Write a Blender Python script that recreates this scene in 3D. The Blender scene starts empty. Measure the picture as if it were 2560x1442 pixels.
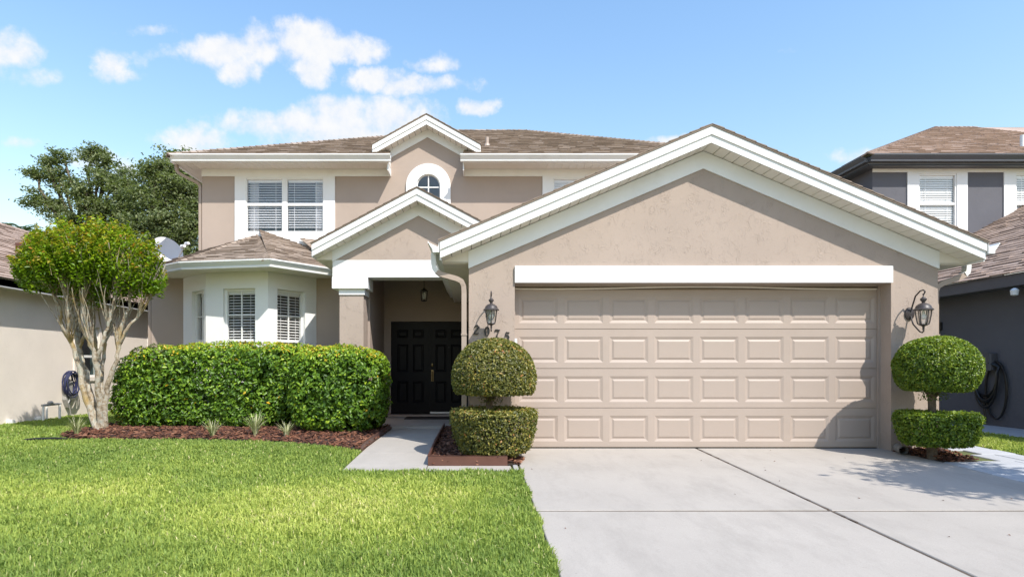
import bpy, math, random
import numpy as np
from mathutils import Vector, Matrix

random.seed(7)
rng = np.random.default_rng(11)
R = math.radians
SC = bpy.context.scene

# ------------------------------------------------------------------ camera
cam_d = bpy.data.cameras.new("camera")
cam = bpy.data.objects.new("camera", cam_d)
SC.collection.objects.link(cam)
cam.location = (0, 0, 1.10)
cam.rotation_euler = (R(90), 0, 0)
cam_d.sensor_width = 36
cam_d.lens = 36 * 1500 / 2560
cam_d.shift_x = 90 / 2560
cam_d.shift_y = 194 / 2560
cam_d.clip_end = 3000
SC.camera = cam

# ------------------------------------------------------------------ sun, sky, exposure
TO_SUN = Vector((0.72, -1.0, 1.46)).normalized()
sun_d = bpy.data.lights.new("sun", 'SUN')
sun_d.energy = 3.9
sun_d.angle = R(0.55)
sun_d.color = (1.0, 0.95, 0.87)
sun = bpy.data.objects.new("sun", sun_d)
SC.collection.objects.link(sun)
sun.rotation_euler = (-TO_SUN).to_track_quat('-Z', 'Y').to_euler()
SKY_STRENGTH = 0.15
SC.view_settings.view_transform = 'Standard'
SC.view_settings.look = 'None'
SC.view_settings.exposure = 0.68
SC.view_settings.gamma = 1
SC.render.engine = 'CYCLES'
SC.cycles.use_denoising = True
SC.cycles.denoising_prefilter = 'ACCURATE'
SC.cycles.max_bounces = 8
SC.cycles.diffuse_bounces = 4
SC.cycles.transparent_max_bounces = 16

world = bpy.data.worlds.new("World")
SC.world = world
world.use_nodes = True


class NT:
    """tiny node-tree helper"""
    def __init__(s, nt):
        s.nt = nt
        s.n = nt.nodes
        s.l = nt.links

    def node(s, typ, **kw):
        nd = s.n.new(typ)
        for k, v in kw.items():
            setattr(nd, k, v)
        return nd

    def put(s, sock, v):
        if isinstance(v, bpy.types.NodeSocket):
            s.l.new(v, sock)
        else:
            sock.default_value = v

    def math(s, op, a, b=0.0, c=0.0, clamp=False):
        nd = s.node('ShaderNodeMath', operation=op)
        nd.use_clamp = clamp
        s.put(nd.inputs[0], a)
        s.put(nd.inputs[1], b)
        s.put(nd.inputs[2], c)
        return nd.outputs[0]

    def maprange(s, v, a, b, c=0.0, d=1.0, smooth=False):
        nd = s.node('ShaderNodeMapRange')
        nd.interpolation_type = 'SMOOTHSTEP' if smooth else 'LINEAR'
        nd.clamp = True
        s.put(nd.inputs[0], v)
        nd.inputs[1].default_value = a
        nd.inputs[2].default_value = b
        nd.inputs[3].default_value = c
        nd.inputs[4].default_value = d
        return nd.outputs[0]

    def noise(s, vec, scale, detail=3.0, rough=0.55, dist=0.0):
        nd = s.node('ShaderNodeTexNoise')
        if vec is not None:
            s.l.new(vec, nd.inputs['Vector'])
        nd.inputs['Scale'].default_value = scale
        nd.inputs['Detail'].default_value = detail
        nd.inputs['Roughness'].default_value = rough
        nd.inputs['Distortion'].default_value = dist
        return nd.outputs['Fac']

    def ramp(s, fac, stops):
        nd = s.node('ShaderNodeValToRGB')
        el = nd.color_ramp.elements
        while len(el) > 1:
            el.remove(el[-1])
        el[0].position = stops[0][0]
        el[0].color = (*stops[0][1], 1)
        for p, c in stops[1:]:
            e = el.new(p)
            e.color = (*c, 1)
        s.put(nd.inputs[0], fac)
        return nd.outputs[0]

    def mixc(s, fac, a, b, blend='MIX'):
        nd = s.node('ShaderNodeMix', data_type='RGBA', blend_type=blend)
        s.put(nd.inputs['Factor'], fac)
        for sock, v in ((nd.inputs[6], a), (nd.inputs[7], b)):
            if isinstance(v, tuple) and len(v) == 3:
                v = (*v, 1)
            s.put(sock, v)
        return nd.outputs[2]


# world: Nishita air plus fair-weather cumulus given as directions (u = x/y, v = z/y towards the houses)
W = NT(world.node_tree)
W.n.clear()
sky = W.node('ShaderNodeTexSky', sky_type='NISHITA')
sky.sun_disc = False
sky.sun_elevation = math.asin(TO_SUN.z)
sky.sun_rotation = math.atan2(TO_SUN.x, TO_SUN.y)
sky.altitude = 0
sky.air_density = 2.0
sky.dust_density = 0.8
sky.ozone_density = 4.5
bg_sky = W.node('ShaderNodeBackground')
bg_sky.inputs[1].default_value = SKY_STRENGTH
air = W.node('ShaderNodeHueSaturation')
air.inputs['Saturation'].default_value = 1.13
W.l.new(sky.outputs[0], air.inputs['Color'])
W.l.new(W.mixc(1.0, air.outputs[0], (1.0, .945, 1.0), 'MULTIPLY'), bg_sky.inputs[0])
geo = W.node('ShaderNodeTexCoord')
DIR = geo.outputs['Generated']
sep = W.node('ShaderNodeSeparateXYZ')
W.l.new(DIR, sep.inputs[0])
nw = W.node('ShaderNodeTexNoise')
nw.inputs['Scale'].default_value = 13
nw.inputs['Detail'].default_value = 6
nw.inputs['Roughness'].default_value = 0.62
W.l.new(DIR, nw.inputs['Vector'])
sw = W.node('ShaderNodeSeparateColor')
W.l.new(nw.outputs['Color'], sw.inputs[0])
nbig = W.noise(DIR, 30, 7, 0.6)
ysafe = W.math('MAXIMUM', sep.outputs[1], 0.02)
u = W.math('DIVIDE', sep.outputs[0], ysafe)
v = W.math('DIVIDE', sep.outputs[2], ysafe)
u = W.math('ADD', u, W.math('MULTIPLY', W.math('SUBTRACT', sw.outputs[0], 0.5), 0.085))
v = W.math('ADD', v, W.math('MULTIPLY', W.math('SUBTRACT', sw.outputs[1], 0.5), 0.055))
CLOUDS = [  # (u, v, ru, rv, density): heaps of the cumulus row
    (-.425, .527, .082, .032, 1.0), (-.365, .535, .06, .038, .9), (-.40, .495, .045, .03, .9),
    (-.285, .545, .055, .045, 1.0), (-.25, .53, .075, .032, 1.0), (-.27, .495, .035, .038, 1.0),
    (-.19, .525, .05, .026, .9), (-.315, .515, .025, .02, .4),
    (-.165, .475, .06, .026, 1.0), (-.12, .466, .07, .022, .9), (-.055, .468, .065, .017, .6),
    (-.06, .502, .05, .014, .5),
    (-.26, .402, .20, .032, 1.0), (-.235, .425, .07, .03, 1.0), (-.145, .415, .085, .038, 1.0),
    (-.37, .40, .08, .02, .8), (-.2, .38, .17, .035, 1.0),
    (0., .432, .034, .018, .95),
    (-.605, .505, .034, .03, .85), (-.60, .487, .045, .016, .6), (-.54, .518, .04, .012, .22),
    (-.54, .557, .05, .011, .5),
    (-.765, .522, .05, .034, .8), (-.80, .535, .05, .03, .7), (-.735, .484, .06, .02, .45),
    (-.47, .372, .075, .032, .9), (-.64, .345, .06, .02, .7), (-.76, .372, .035, .012, .55), (-.60, .32, .08, .03, .5),
    (.33, .374, .05, .010, .5), (.63, .352, .06, .014, .45), (.51, .525, .018, .006, .15),
]
dens = None
for cu, cv, ru, rv, k in CLOUDS:
    a = W.math('DIVIDE', W.math('SUBTRACT', u, cu), ru)
    b = W.math('DIVIDE', W.math('SUBTRACT', v, cv), rv)
    d2 = W.math('ADD', W.math('MULTIPLY', a, a), W.math('MULTIPLY', b, b))
    g = W.math('MULTIPLY', W.math('SUBTRACT', 1.15, d2), k)
    dens = g if dens is None else W.math('MAXIMUM', dens, g)
dens = W.math('ADD', dens, W.math('MULTIPLY', W.math('SUBTRACT', nbig, 0.5), 2.2))
front = W.maprange(sep.outputs[1], 0.03, 0.15)
near_mask = W.math('MULTIPLY', W.maprange(dens, -0.05, 1.1, smooth=True), front)
# the same kind of scattered cloud goes on all round the sky
far = W.noise(DIR, 3.2, 8, 0.6)
side = W.maprange(sep.outputs[1], 0.55, 0.35)
far_mask = W.math('MULTIPLY', W.maprange(far, 0.56, 0.72, 0, 0.8, True), side)
# thin veil of haze low in the sky
mask = W.math('MAXIMUM', near_mask, far_mask)
mask = W.math('MULTIPLY', mask, W.maprange(sep.outputs[2], 0.0, 0.05))
bg_cl = W.node('ShaderNodeBackground')
ccol = W.mixc(W.maprange(nbig, 0.35, 0.62), (0.86, 0.90, 0.97), (1.0, 0.99, 0.98))
W.l.new(ccol, bg_cl.inputs[0])
bg_cl.inputs[1].default_value = 0.63
mx = W.node('ShaderNodeMixShader')
W.l.new(W.math('MULTIPLY', mask, 0.93), mx.inputs[0])
W.l.new(bg_sky.outputs[0], mx.inputs[1])
W.l.new(bg_cl.outputs[0], mx.inputs[2])
wo = W.node('ShaderNodeOutputWorld')
W.l.new(mx.outputs[0], wo.inputs[0])

# ------------------------------------------------------------------ helpers
COL = SC.collection


def ground_z(x, y):
    """the plot: level by the house, falling gently to the street"""
    return np.where(y < 8.06, -0.033 * (8.06 - y), 0.0)


def gz(x, y):
    return float(ground_z(np.float64(x), np.float64(y)))


class MB:
    """mesh builder: everything added becomes ONE mesh object"""
    def __init__(s, frame=None):
        s.v = []
        s.f = []
        s.frame = frame          # optional (ox, oy, angle): local u, depth d, z

    def pt(s, p):
        if s.frame is None:
            return p
        ox, oy, a = s.frame
        c, sn = math.cos(a), math.sin(a)
        return (ox + p[0] * c - p[1] * sn, oy + p[0] * sn + p[1] * c, p[2])

    def add(s, vs, fs):
        o = len(s.v)
        s.v += [s.pt(p) for p in vs]
        s.f += [tuple(i + o for i in f) for f in fs]
        return s

    def box(s, x0, x1, y0, y1, z0, z1):
        return s.add([(x0, y0, z0), (x1, y0, z0), (x1, y1, z0), (x0, y1, z0),
                      (x0, y0, z1), (x1, y0, z1), (x1, y1, z1), (x0, y1, z1)],
                     [(0, 3, 2, 1), (4, 5, 6, 7), (0, 1, 5, 4), (1, 2, 6, 5), (2, 3, 7, 6), (3, 0, 4, 7)])

    def bevbox(s, x0, x1, y0, y1, z0, z1, b):
        """box with chamfered edges on its front (low y) face"""
        return s.add([(x0, y1, z0), (x1, y1, z0), (x1, y1, z1), (x0, y1, z1),
                      (x0, y0 + b, z0), (x1, y0 + b, z0), (x1, y0 + b, z1), (x0, y0 + b, z1),
                      (x0 + b, y0, z0 + b), (x1 - b, y0, z0 + b), (x1 - b, y0, z1 - b), (x0 + b, y0, z1 - b)],
                     [(0, 3, 2, 1), (0, 1, 5, 4), (1, 2, 6, 5), (2, 3, 7, 6), (3, 0, 4, 7),
                      (4, 5, 9, 8), (5, 6, 10, 9), (6, 7, 11, 10), (7, 4, 8, 11), (8, 9, 10, 11)])

    def prism(s, poly, vec):
        n = len(poly)
        vs = [tuple(p) for p in poly] + [(p[0] + vec[0], p[1] + vec[1], p[2] + vec[2]) for p in poly]
        fs = [tuple(range(n)), tuple(range(2 * n - 1, n - 1, -1))]
        fs += [(i, i + n, (i + 1) % n + n, (i + 1) % n) for i in range(n)]
        return s.add(vs, fs)

    def xz(s, poly, y0, y1):
        return s.prism([(x, y0, z) for x, z in poly], (0, y1 - y0, 0))

    def tube(s, pts, rad, n=8, cap=True, flat=1.0):
        P = [Vector(p) for p in pts]
        if not hasattr(rad, '__len__'):
            rad = [rad] * len(P)
        vs, fs = [], []
        t0 = (P[1] - P[0]).normalized()
        ref = Vector((0, 0, 1)) if abs(t0.z) < 0.9 else Vector((1, 0, 0))
        nrm = t0.cross(ref).normalized()
        for i, p in enumerate(P):
            a = P[max(i - 1, 0)]
            b = P[min(i + 1, len(P) - 1)]
            t = (b - a).normalized()
            nrm = (nrm - t * nrm.dot(t)).normalized()
            bi = t.cross(nrm)
            for k in range(n):
                an = 2 * math.pi * k / n
                q = p + (nrm * math.cos(an) + bi * (math.sin(an) * flat)) * rad[i]
                vs.append(tuple(q))
        for i in range(len(P) - 1):
            for k in range(n):
                k2 = (k + 1) % n
                fs.append((i * n + k, i * n + k2, (i + 1) * n + k2, (i + 1) * n + k))
        if cap:
            fs.append(tuple(range(n - 1, -1, -1)))
            fs.append(tuple(range((len(P) - 1) * n, len(P) * n)))
        return s.add(vs, fs)

    def rect_tube(s, pts, w, h, up=(0, 1, 0)):
        """rectangular pipe (downspouts): w across, h along 'up'"""
        P = [Vector(p) for p in pts]
        vs, fs = [], []
        upv = Vector(up)
        for i, p in enumerate(P):
            a = P[max(i - 1, 0)]
            b = P[min(i + 1, len(P) - 1)]
            t = (b - a).normalized()
            sd = t.cross(upv).normalized()
            u2 = sd.cross(t).normalized()
            for sx, sy in ((-1, -1), (1, -1), (1, 1), (-1, 1)):
                vs.append(tuple(p + sd * (sx * w / 2) + u2 * (sy * h / 2)))
        for i in range(len(P) - 1):
            for k in range(4):
                fs.append((i * 4 + k, i * 4 + (k + 1) % 4, i * 4 + 4 + (k + 1) % 4, i * 4 + 4 + k))
        fs.append((3, 2, 1, 0))
        m = (len(P) - 1) * 4
        fs.append((m, m + 1, m + 2, m + 3))
        return s.add(vs, fs)

    def lathe(s, prof, c, n=16, cap=True):
        vs, fs = [], []
        for r, z in prof:
            for k in range(n):
                a = 2 * math.pi * (k + .5) / n
                vs.append((c[0] + r * math.cos(a), c[1] + r * math.sin(a), c[2] + z))
        for i in range(len(prof) - 1):
            for k in range(n):
                k2 = (k + 1) % n
                fs.append((i * n + k, i * n + k2, (i + 1) * n + k2, (i + 1) * n + k))
        if cap:
            fs.append(tuple(range(n - 1, -1, -1)))
            fs.append(tuple(range((len(prof) - 1) * n, len(prof) * n)))
        return s.add(vs, fs)

    def sweep(s, prof, path, closed_prof=True):
        """prof: (out, z) pairs; path: plan points (x, y); mitred corners; 'out' is to the right of travel"""
        P = [Vector((p[0], p[1])) for p in path]
        zb = [p[2] if len(p) > 2 else 0 for p in path]
        n = len(prof)
        vs, fs = [], []
        for i, p in enumerate(P):
            if i == 0:
                d = (P[1] - P[0]).normalized()
                nrm = Vector((d.y, -d.x))
            elif i == len(P) - 1:
                d = (P[-1] - P[-2]).normalized()
                nrm = Vector((d.y, -d.x))
            else:
                d1 = (P[i] - P[i - 1]).normalized()
                d2 = (P[i + 1] - P[i]).normalized()
                n1 = Vector((d1.y, -d1.x))
                n2 = Vector((d2.y, -d2.x))
                m = (n1 + n2).normalized()
                nrm = m / max(0.3, m.dot(n1))
            for o, z in prof:
                vs.append((p.x + nrm.x * o, p.y + nrm.y * o, z + zb[i]))
        for i in range(len(P) - 1):
            for k in range(n if closed_prof else n - 1):
                k2 = (k + 1) % n
                fs.append((i * n + k, (i + 1) * n + k, (i + 1) * n + k2, i * n + k2))
        if closed_prof:
            fs.append(tuple(range(n)))
            fs.append(tuple(range(len(P) * n - 1, (len(P) - 1) * n - 1, -1)))
        return s.add(vs, fs)

    def wall(s, u0, u1, z0, z1, d0, d1, holes=()):
        """a wall plate with rectangular openings (u0,u1,z0,z1)"""
        us = sorted({u0, u1, *[h[0] for h in holes], *[h[1] for h in holes]})
        zs = sorted({z0, z1, *[h[2] for h in holes], *[h[3] for h in holes]})
        for a, b in zip(us, us[1:]):
            for c, d in zip(zs, zs[1:]):
                mu, mz = (a + b) / 2, (c + d) / 2
                if any(h[0] < mu < h[1] and h[2] < mz < h[3] for h in holes):
                    continue
                s.box(a, b, d0, d1, c, d)
        return s

    def mesh(s, name, mat, smooth=False):
        me = bpy.data.meshes.new(name)
        me.from_pydata(s.v, [], s.f)
        if mat is not None:
            me.materials.append(mat)
        me.validate()
        import bmesh
        bm = bmesh.new()
        bm.from_mesh(me)
        bmesh.ops.recalc_face_normals(bm, faces=bm.faces)
        bm.to_mesh(me)
        bm.free()
        if smooth:
            me.shade_smooth()
            try:
                me.set_sharp_from_angle(angle=R(35))
            except Exception:
                pass
        return me

    def build(s, name, mat, parent=None, smooth=False, kind=None):
        return link(name, s.mesh(name, mat, smooth), parent, kind)


def link(name, me, parent=None, kind=None):
    o = bpy.data.objects.new(name, me)
    COL.objects.link(o)
    if parent is not None:
        o.parent = parent
        o.matrix_parent_inverse = parent_inv(parent)
    if kind:
        o["kind"] = kind
    return o


def parent_inv(p):
    return Matrix.Translation(p.location).inverted() if p.parent is None else Matrix.Identity(4)


def thing(name, label, cat, loc=(0, 0, 0), group=None):
    o = bpy.data.objects.new(name, None)
    COL.objects.link(o)
    o.location = loc
    o.empty_display_size = 0.2
    return tag(o, label, cat, group)


def tag(o, label, cat, group=None):
    o["label"] = label
    o["category"] = cat
    if group:
        o["group"] = group
    return o


def numpy_mesh(name, verts, tris, mat, rnd=None, per=None, smooth=False, extra=None):
    """fast mesh of triangles; rnd = value per piece, per = vertices per piece"""
    me = bpy.data.meshes.new(name)
    nv, nf = len(verts), len(tris)
    me.vertices.add(nv)
    me.vertices.foreach_set('co', np.ascontiguousarray(verts, dtype=np.float32).ravel())
    me.loops.add(nf * 3)
    me.loops.foreach_set('vertex_index', np.ascontiguousarray(tris, dtype=np.int32).ravel())
    me.polygons.add(nf)
    me.polygons.foreach_set('loop_start', np.arange(0, nf * 3, 3, dtype=np.int32))
    me.update(calc_edges=True)
    if rnd is not None:
        at = me.attributes.new('rnd', 'FLOAT', 'POINT')
        at.data.foreach_set('value', np.repeat(rnd, per).astype(np.float32))
    if extra is not None:
        at = me.attributes.new('tip', 'FLOAT', 'POINT')
        at.data.foreach_set('value', np.repeat(extra, per).astype(np.float32))
    me.materials.append(mat)
    if smooth:
        me.shade_smooth()
    return me


def unit(a):
    return a / np.maximum(np.linalg.norm(a, axis=1, keepdims=True), 1e-9)


def leaf_mesh(name, pos, nrm, size, mat, aspect=0.5, fold=0.25, jitter=0.6, rnd=None, along=None, extra=None, curl=0.15):
    """folded pointed leaves: 4 vertices, 2 triangles each"""
    n = len(pos)
    size = np.broadcast_to(size, (n,))
    nn = unit(nrm + rng.normal(0, jitter, (n, 3)))
    t = rng.normal(0, 1, (n, 3)) if along is None else along + rng.normal(0, .45, (n, 3))
    t = unit(t - nn * np.sum(t * nn, 1, keepdims=True))
    b = np.cross(nn, t)
    s = size[:, None]
    v = np.empty((n, 4, 3))
    v[:, 0] = pos - t * s * .5
    v[:, 1] = pos + b * s * aspect * .5 + nn * s * fold * aspect + t * s * .05
    v[:, 2] = pos + t * s * .5 - nn * s * curl
    v[:, 3] = pos - b * s * aspect * .5 + nn * s * fold * aspect + t * s * .05
    base = (np.arange(n) * 4)[:, None]
    tr = np.concatenate([base + [0, 1, 2], base + [0, 2, 3]], axis=1).reshape(-1, 3)
    if rnd is None:
        rnd = rng.random(n)
    return numpy_mesh(name, v.reshape(-1, 3), tr, mat, rnd, 4, extra=extra)


def vnoise(x, y, scale, seed=0):
    """smooth value noise for colour patches"""
    r = np.random.default_rng(seed)
    g = r.random((64, 64))
    xs, ys = x / scale + 100.3, y / scale + 100.7
    xi, yi = np.floor(xs).astype(int), np.floor(ys).astype(int)
    fx, fy = xs - xi, ys - yi
    fx, fy = fx * fx * (3 - 2 * fx), fy * fy * (3 - 2 * fy)
    G = lambda a, b: g[a % 64, b % 64]
    return (G(xi, yi) * (1 - fx) + G(xi + 1, yi) * fx) * (1 - fy) + (G(xi, yi + 1) * (1 - fx) + G(xi + 1, yi + 1) * fx) * fy

# ------------------------------------------------------------------ materials
def new_mat(name):
    m = bpy.data.materials.new(name)
    m.use_nodes = True
    T = NT(m.node_tree)
    bs = T.n['Principled BSDF']
    return m, T, bs


def simple(name, col, rough=0.6, var=0.06, vscale=3.0, bump=0.0, bscale=40.0, metallic=0.0, spec=0.5, dirt=None, dscale=1.2, bdist=0.01):
    m, T, bs = new_mat(name)
    tc = T.node('ShaderNodeTexCoord').outputs['Object']
    c = tuple(col)
    lo = tuple(max(0, k * (1 - var)) for k in c)
    hi = tuple(min(1, k * (1 + var)) for k in c)
    out = T.mixc(T.maprange(T.noise(tc, vscale, 5, .6), .3, .7), lo, hi)
    if dirt:
        out = T.mixc(T.maprange(T.noise(tc, dscale, 7, .7), .52, .78, 0, .55), out, dirt)
    T.put(bs.inputs['Base Color'], out)
    bs.inputs['Roughness'].default_value = rough
    bs.inputs['Metallic'].default_value = metallic
    bs.inputs['Specular IOR Level'].default_value = spec
    if bump:
        bp = T.node('ShaderNodeBump')
        bp.inputs['Strength'].default_value = bump
        bp.inputs['Distance'].default_value = bdist
        T.put(bp.inputs['Height'], T.noise(tc, bscale, 4, .6))
        T.put(bs.inputs['Normal'], bp.outputs[0])
    return m


def stucco(name, col, lumps=1.0):
    m, T, bs = new_mat(name)
    tc = T.node('ShaderNodeTexCoord').outputs['Object']
    big = T.noise(tc, .9, 4, .6)
    fine = T.noise(tc, 60, 3, .6)
    mpv = T.node('ShaderNodeMapping')
    mpv.inputs['Scale'].default_value = (1.0, 1.0, .55)
    T.l.new(tc, mpv.inputs[0])
    knock = T.noise(mpv.outputs[0], 9, 3, .6, 1.8)
    ridge = T.maprange(T.math('ABSOLUTE', T.math('SUBTRACT', knock, .5)), 0, .028, 1, 0)
    gate = T.maprange(T.noise(tc, 5.5, 3, .6), .44, .60)
    h = T.math('ADD', T.math('MULTIPLY', T.math('MULTIPLY', ridge, gate), 1.1 * lumps), T.math('MULTIPLY', fine, .4))
    c = T.mixc(T.maprange(big, .3, .7), tuple(k * .94 for k in col), tuple(k * 1.05 for k in col))
    sepz = T.node('ShaderNodeSeparateXYZ')
    T.l.new(tc, sepz.inputs[0])
    stain = T.math('MULTIPLY', T.maprange(T.noise(tc, 2.2, 6, .7), .5, .75), T.maprange(sepz.outputs[2], .5, .05, 0, .6))
    c = T.mixc(stain, c, tuple(k * .62 for k in col))
    c = T.mixc(T.math('MULTIPLY', T.maprange(fine, .5, .75), .14), c, tuple(k * .7 for k in col))
    T.put(bs.inputs['Base Color'], c)
    bs.inputs['Roughness'].default_value = .9
    bs.inputs['Specular IOR Level'].default_value = .25
    bp = T.node('ShaderNodeBump')
    bp.inputs['Strength'].default_value = .55
    bp.inputs['Distance'].default_value = .006
    T.put(bp.inputs['Height'], h)
    T.put(bs.inputs['Normal'], bp.outputs[0])
    return m


def shingle_mat(name, cols):
    m, T, bs = new_mat(name)
    tc = T.node('ShaderNodeTexCoord').outputs['Object']
    geo_ = T.node('ShaderNodeNewGeometry')
    pos = geo_.outputs['Position']
    at = T.node('ShaderNodeAttribute', attribute_name='rnd').outputs['Fac']
    oi = T.node('ShaderNodeObjectInfo').outputs['Random']
    k = T.math('FRACT', T.math('ADD', at, oi))
    c = T.ramp(k, [(i / (len(cols) - 1), q) for i, q in enumerate(cols)])
    gran = T.noise(pos, 160, 2, .7)
    c = T.mixc(T.maprange(gran, .35, .7, 0, .4), c, tuple(x * .5 for x in cols[1]))
    blotch = T.noise(pos, .9, 4, .6)
    c = T.mixc(T.maprange(blotch, .55, .8, 0, .35), c, tuple(x * .55 for x in cols[0]))
    T.put(bs.inputs['Base Color'], c)
    bs.inputs['Roughness'].default_value = .95
    bs.inputs['Specular IOR Level'].default_value = .15
    bp = T.node('ShaderNodeBump')
    bp.inputs['Strength'].default_value = .5
    bp.inputs['Distance'].default_value = .004
    T.put(bp.inputs['Height'], gran)
    T.put(bs.inputs['Normal'], bp.outputs[0])
    return m


def leaf_mat(name, stops, rough=.38, trans=.3, tips=None, spec=.5, gain=1.0):
    m, T, bs = new_mat(name)
    at = T.node('ShaderNodeAttribute', attribute_name='rnd').outputs['Fac']
    c = T.ramp(at, [(p, tuple(min(.9, k * gain) for k in q)) for p, q in stops])
    if tips:
        tp = T.node('ShaderNodeAttribute', attribute_name='tip').outputs['Fac']
        c = T.mixc(tp, c, tips)
    T.put(bs.inputs['Base Color'], c)
    bs.inputs['Roughness'].default_value = rough
    bs.inputs['Specular IOR Level'].default_value = spec
    tr = T.node('ShaderNodeBsdfTranslucent')
    T.put(tr.inputs[0], T.mixc(.5, c, (.30, .42, .03), 'MIX'))
    mxs = T.node('ShaderNodeMixShader')
    mxs.inputs[0].default_value = trans
    T.l.new(bs.outputs[0], mxs.inputs[1])
    T.l.new(tr.outputs[0], mxs.inputs[2])
    T.l.new(mxs.outputs[0], T.n['Material Output'].inputs[0])
    return m


def glass_mat(name, tint=(.985, .985, .985), refl=.10, rough=.02):
    m, T, bs = new_mat(name)
    tp = T.node('ShaderNodeBsdfTransparent')
    tp.inputs[0].default_value = (*tint, 1)
    gl = T.node('ShaderNodeBsdfGlossy')
    gl.inputs['Roughness'].default_value = rough
    lw = T.node('ShaderNodeLayerWeight')
    lw.inputs[0].default_value = .5
    mxs = T.node('ShaderNodeMixShader')
    T.put(mxs.inputs[0], T.maprange(T.math('POWER', lw.outputs['Facing'], 4.0), 0, 1, refl, .9))
    T.l.new(tp.outputs[0], mxs.inputs[1])
    T.l.new(gl.outputs[0], mxs.inputs[2])
    T.l.new(mxs.outputs[0], T.n['Material Output'].inputs[0])
    return m


def concrete(name, col, grain=1.0):
    m, T, bs = new_mat(name)
    tc = T.node('ShaderNodeNewGeometry').outputs['Position']
    mp = T.node('ShaderNodeMapping')
    mp.inputs['Scale'].default_value = (1, .35, 1)
    T.l.new(tc, mp.inputs[0])
    big = T.noise(tc, .7, 5, .65)
    mid = T.noise(mp.outputs[0], 3.2, 7, .72)
    fine = T.noise(tc, 120, 2, .6)
    pit = T.noise(tc, 45, 3, .7)
    c = T.mixc(T.maprange(big, .3, .72), tuple(k * .9 for k in col), tuple(k * 1.04 for k in col))
    c = T.mixc(T.maprange(mid, .48, .76, 0, .44 * grain), c, tuple(k * .55 for k in col))
    c = T.mixc(T.maprange(fine, .35, .7, 0, .28), c, tuple(k * .6 for k in col))
    c = T.mixc(T.maprange(pit, .68, .74, 0, .6 * grain), c, tuple(k * .4 for k in col))
    T.put(bs.inputs['Base Color'], c)
    bs.inputs['Roughness'].default_value = .9
    bs.inputs['Specular IOR Level'].default_value = .25
    bp = T.node('ShaderNodeBump')
    bp.inputs['Strength'].default_value = .35
    bp.inputs['Distance'].default_value = .004
    T.put(bp.inputs['Height'], T.math('ADD', fine, pit))
    T.put(bs.inputs['Normal'], bp.outputs[0])
    return m


TAUPE = (.385, .312, .262)
M = {}
M['stucco'] = stucco('taupe_stucco', TAUPE)
M['stucco_flat'] = stucco('taupe_stucco_smooth', TAUPE, .35)
M['white'] = simple('white_trim_paint', (.76, .76, .745), .55, .03, 2, .12, 60, dirt=(.62, .61, .58))
M['white_stucco'] = simple('white_painted_stucco', (.76, .76, .75), .8, .03, 2, .3, 55)
M['gutter'] = simple('white_gutter_enamel', (.76, .76, .745), .38, .03, 1.5, 0, 40, dirt=(.58, .56, .52))
M['soffit'] = simple('cream_vinyl_soffit', (.74, .69, .62), .55, .04, 3)
M['soffit_gap_shade'] = simple('soffit_backing_shade', (.16, .145, .125), .9)  # backing coloured dark to stand for shade in the board seams
M['downspout'] = simple('taupe_downspout_paint', (.36, .285, .232), .5, .05, 3)
M['garage'] = simple('taupe_garage_door_paint', (.372, .302, .254), .5, .04, 1.4, .08, 90, dirt=(.33, .262, .215), dscale=2)
M['black_door'] = simple('black_door_paint', (.008, .008, .010), .38, .1, 4, .05, 60, spec=.12)
M['shingle'] = shingle_mat('brown_shingles', [(.185, .143, .110), (.265, .207, .163), (.315, .249, .198), (.37, .298, .242)])
M['shingle_pink'] = shingle_mat('pinkish_brown_shingles', [(.285, .210, .166), (.36, .268, .214), (.405, .303, .246), (.45, .345, .285)])
M['felt'] = simple('dark_roof_felt', (.06, .05, .045), .95)
M['glass'] = glass_mat('window_glass', refl=.045)
M['glass_sky'] = glass_mat('upper_window_glass', tint=(.97, .97, .98), refl=.05)
M['lamp_glass'] = glass_mat('lantern_glass', tint=(.96, .96, .95), refl=.16, rough=.15)
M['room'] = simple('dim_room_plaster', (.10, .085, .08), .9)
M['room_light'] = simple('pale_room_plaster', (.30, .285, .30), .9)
M['blind'] = simple('white_blind_slats', (.84, .84, .83), .6, .02)
M['curtain'] = simple('white_curtain_fabric', (.82, .82, .86), .9, .06, 8)
M['bronze'] = simple('dark_bronze_metal', (.045, .038, .038), .45, .2, 20, .1, 90)
M['black_iron'] = simple('black_iron', (.014, .014, .015), .45)
M['brass'] = simple('aged_brass', (.23, .17, .09), .35, .2, 30, metallic=1.0)
M['bulb'] = simple('frosted_bulb_glass', (.85, .84, .78), .3)
M['driveway'] = concrete('driveway_concrete', (.395, .362, .325))
M['walkway'] = concrete('walkway_concrete', (.40, .368, .33), .6)
M['paver'] = concrete('pale_grey_paver', (.44, .45, .47), .5)
M['joint'] = simple('dirty_joint', (.085, .062, .045), .95, .3, 12)
M['soil'] = simple('dark_soil', (.035, .025, .018), .95, .3, 6, .5, 30)
M['turf_soil'] = simple('thatch_under_grass', (.10, .115, .035), .95, .3, 4, .4, 30)
M['edging'] = simple('brown_plastic_edging', (.105, .045, .032), .42, .12, 6)
M['bark'] = None
M['pale_wall'] = stucco('pale_beige_stucco', (.76, .685, .605), .35)
M['dark_wall'] = stucco('charcoal_stucco', (.125, .125, .140), .6)
M['dark_trim'] = simple('charcoal_gutter_paint', (.085, .088, .10), .42, .08, 3)
M['grey_gutter'] = simple('grey_gutter_enamel', (.50, .50, .50), .4, .05, 3)
M['hose_blue'] = simple('blue_rubber_hose', (.030, .034, .085), .35)
M['hose_black'] = simple('black_rubber_hose', (.010, .010, .011), .4)
M['grey_plastic'] = simple('grey_plastic', (.36, .35, .33), .5)
M['dark_plastic'] = simple('charcoal_plastic', (.085, .085, .095), .5)
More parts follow.
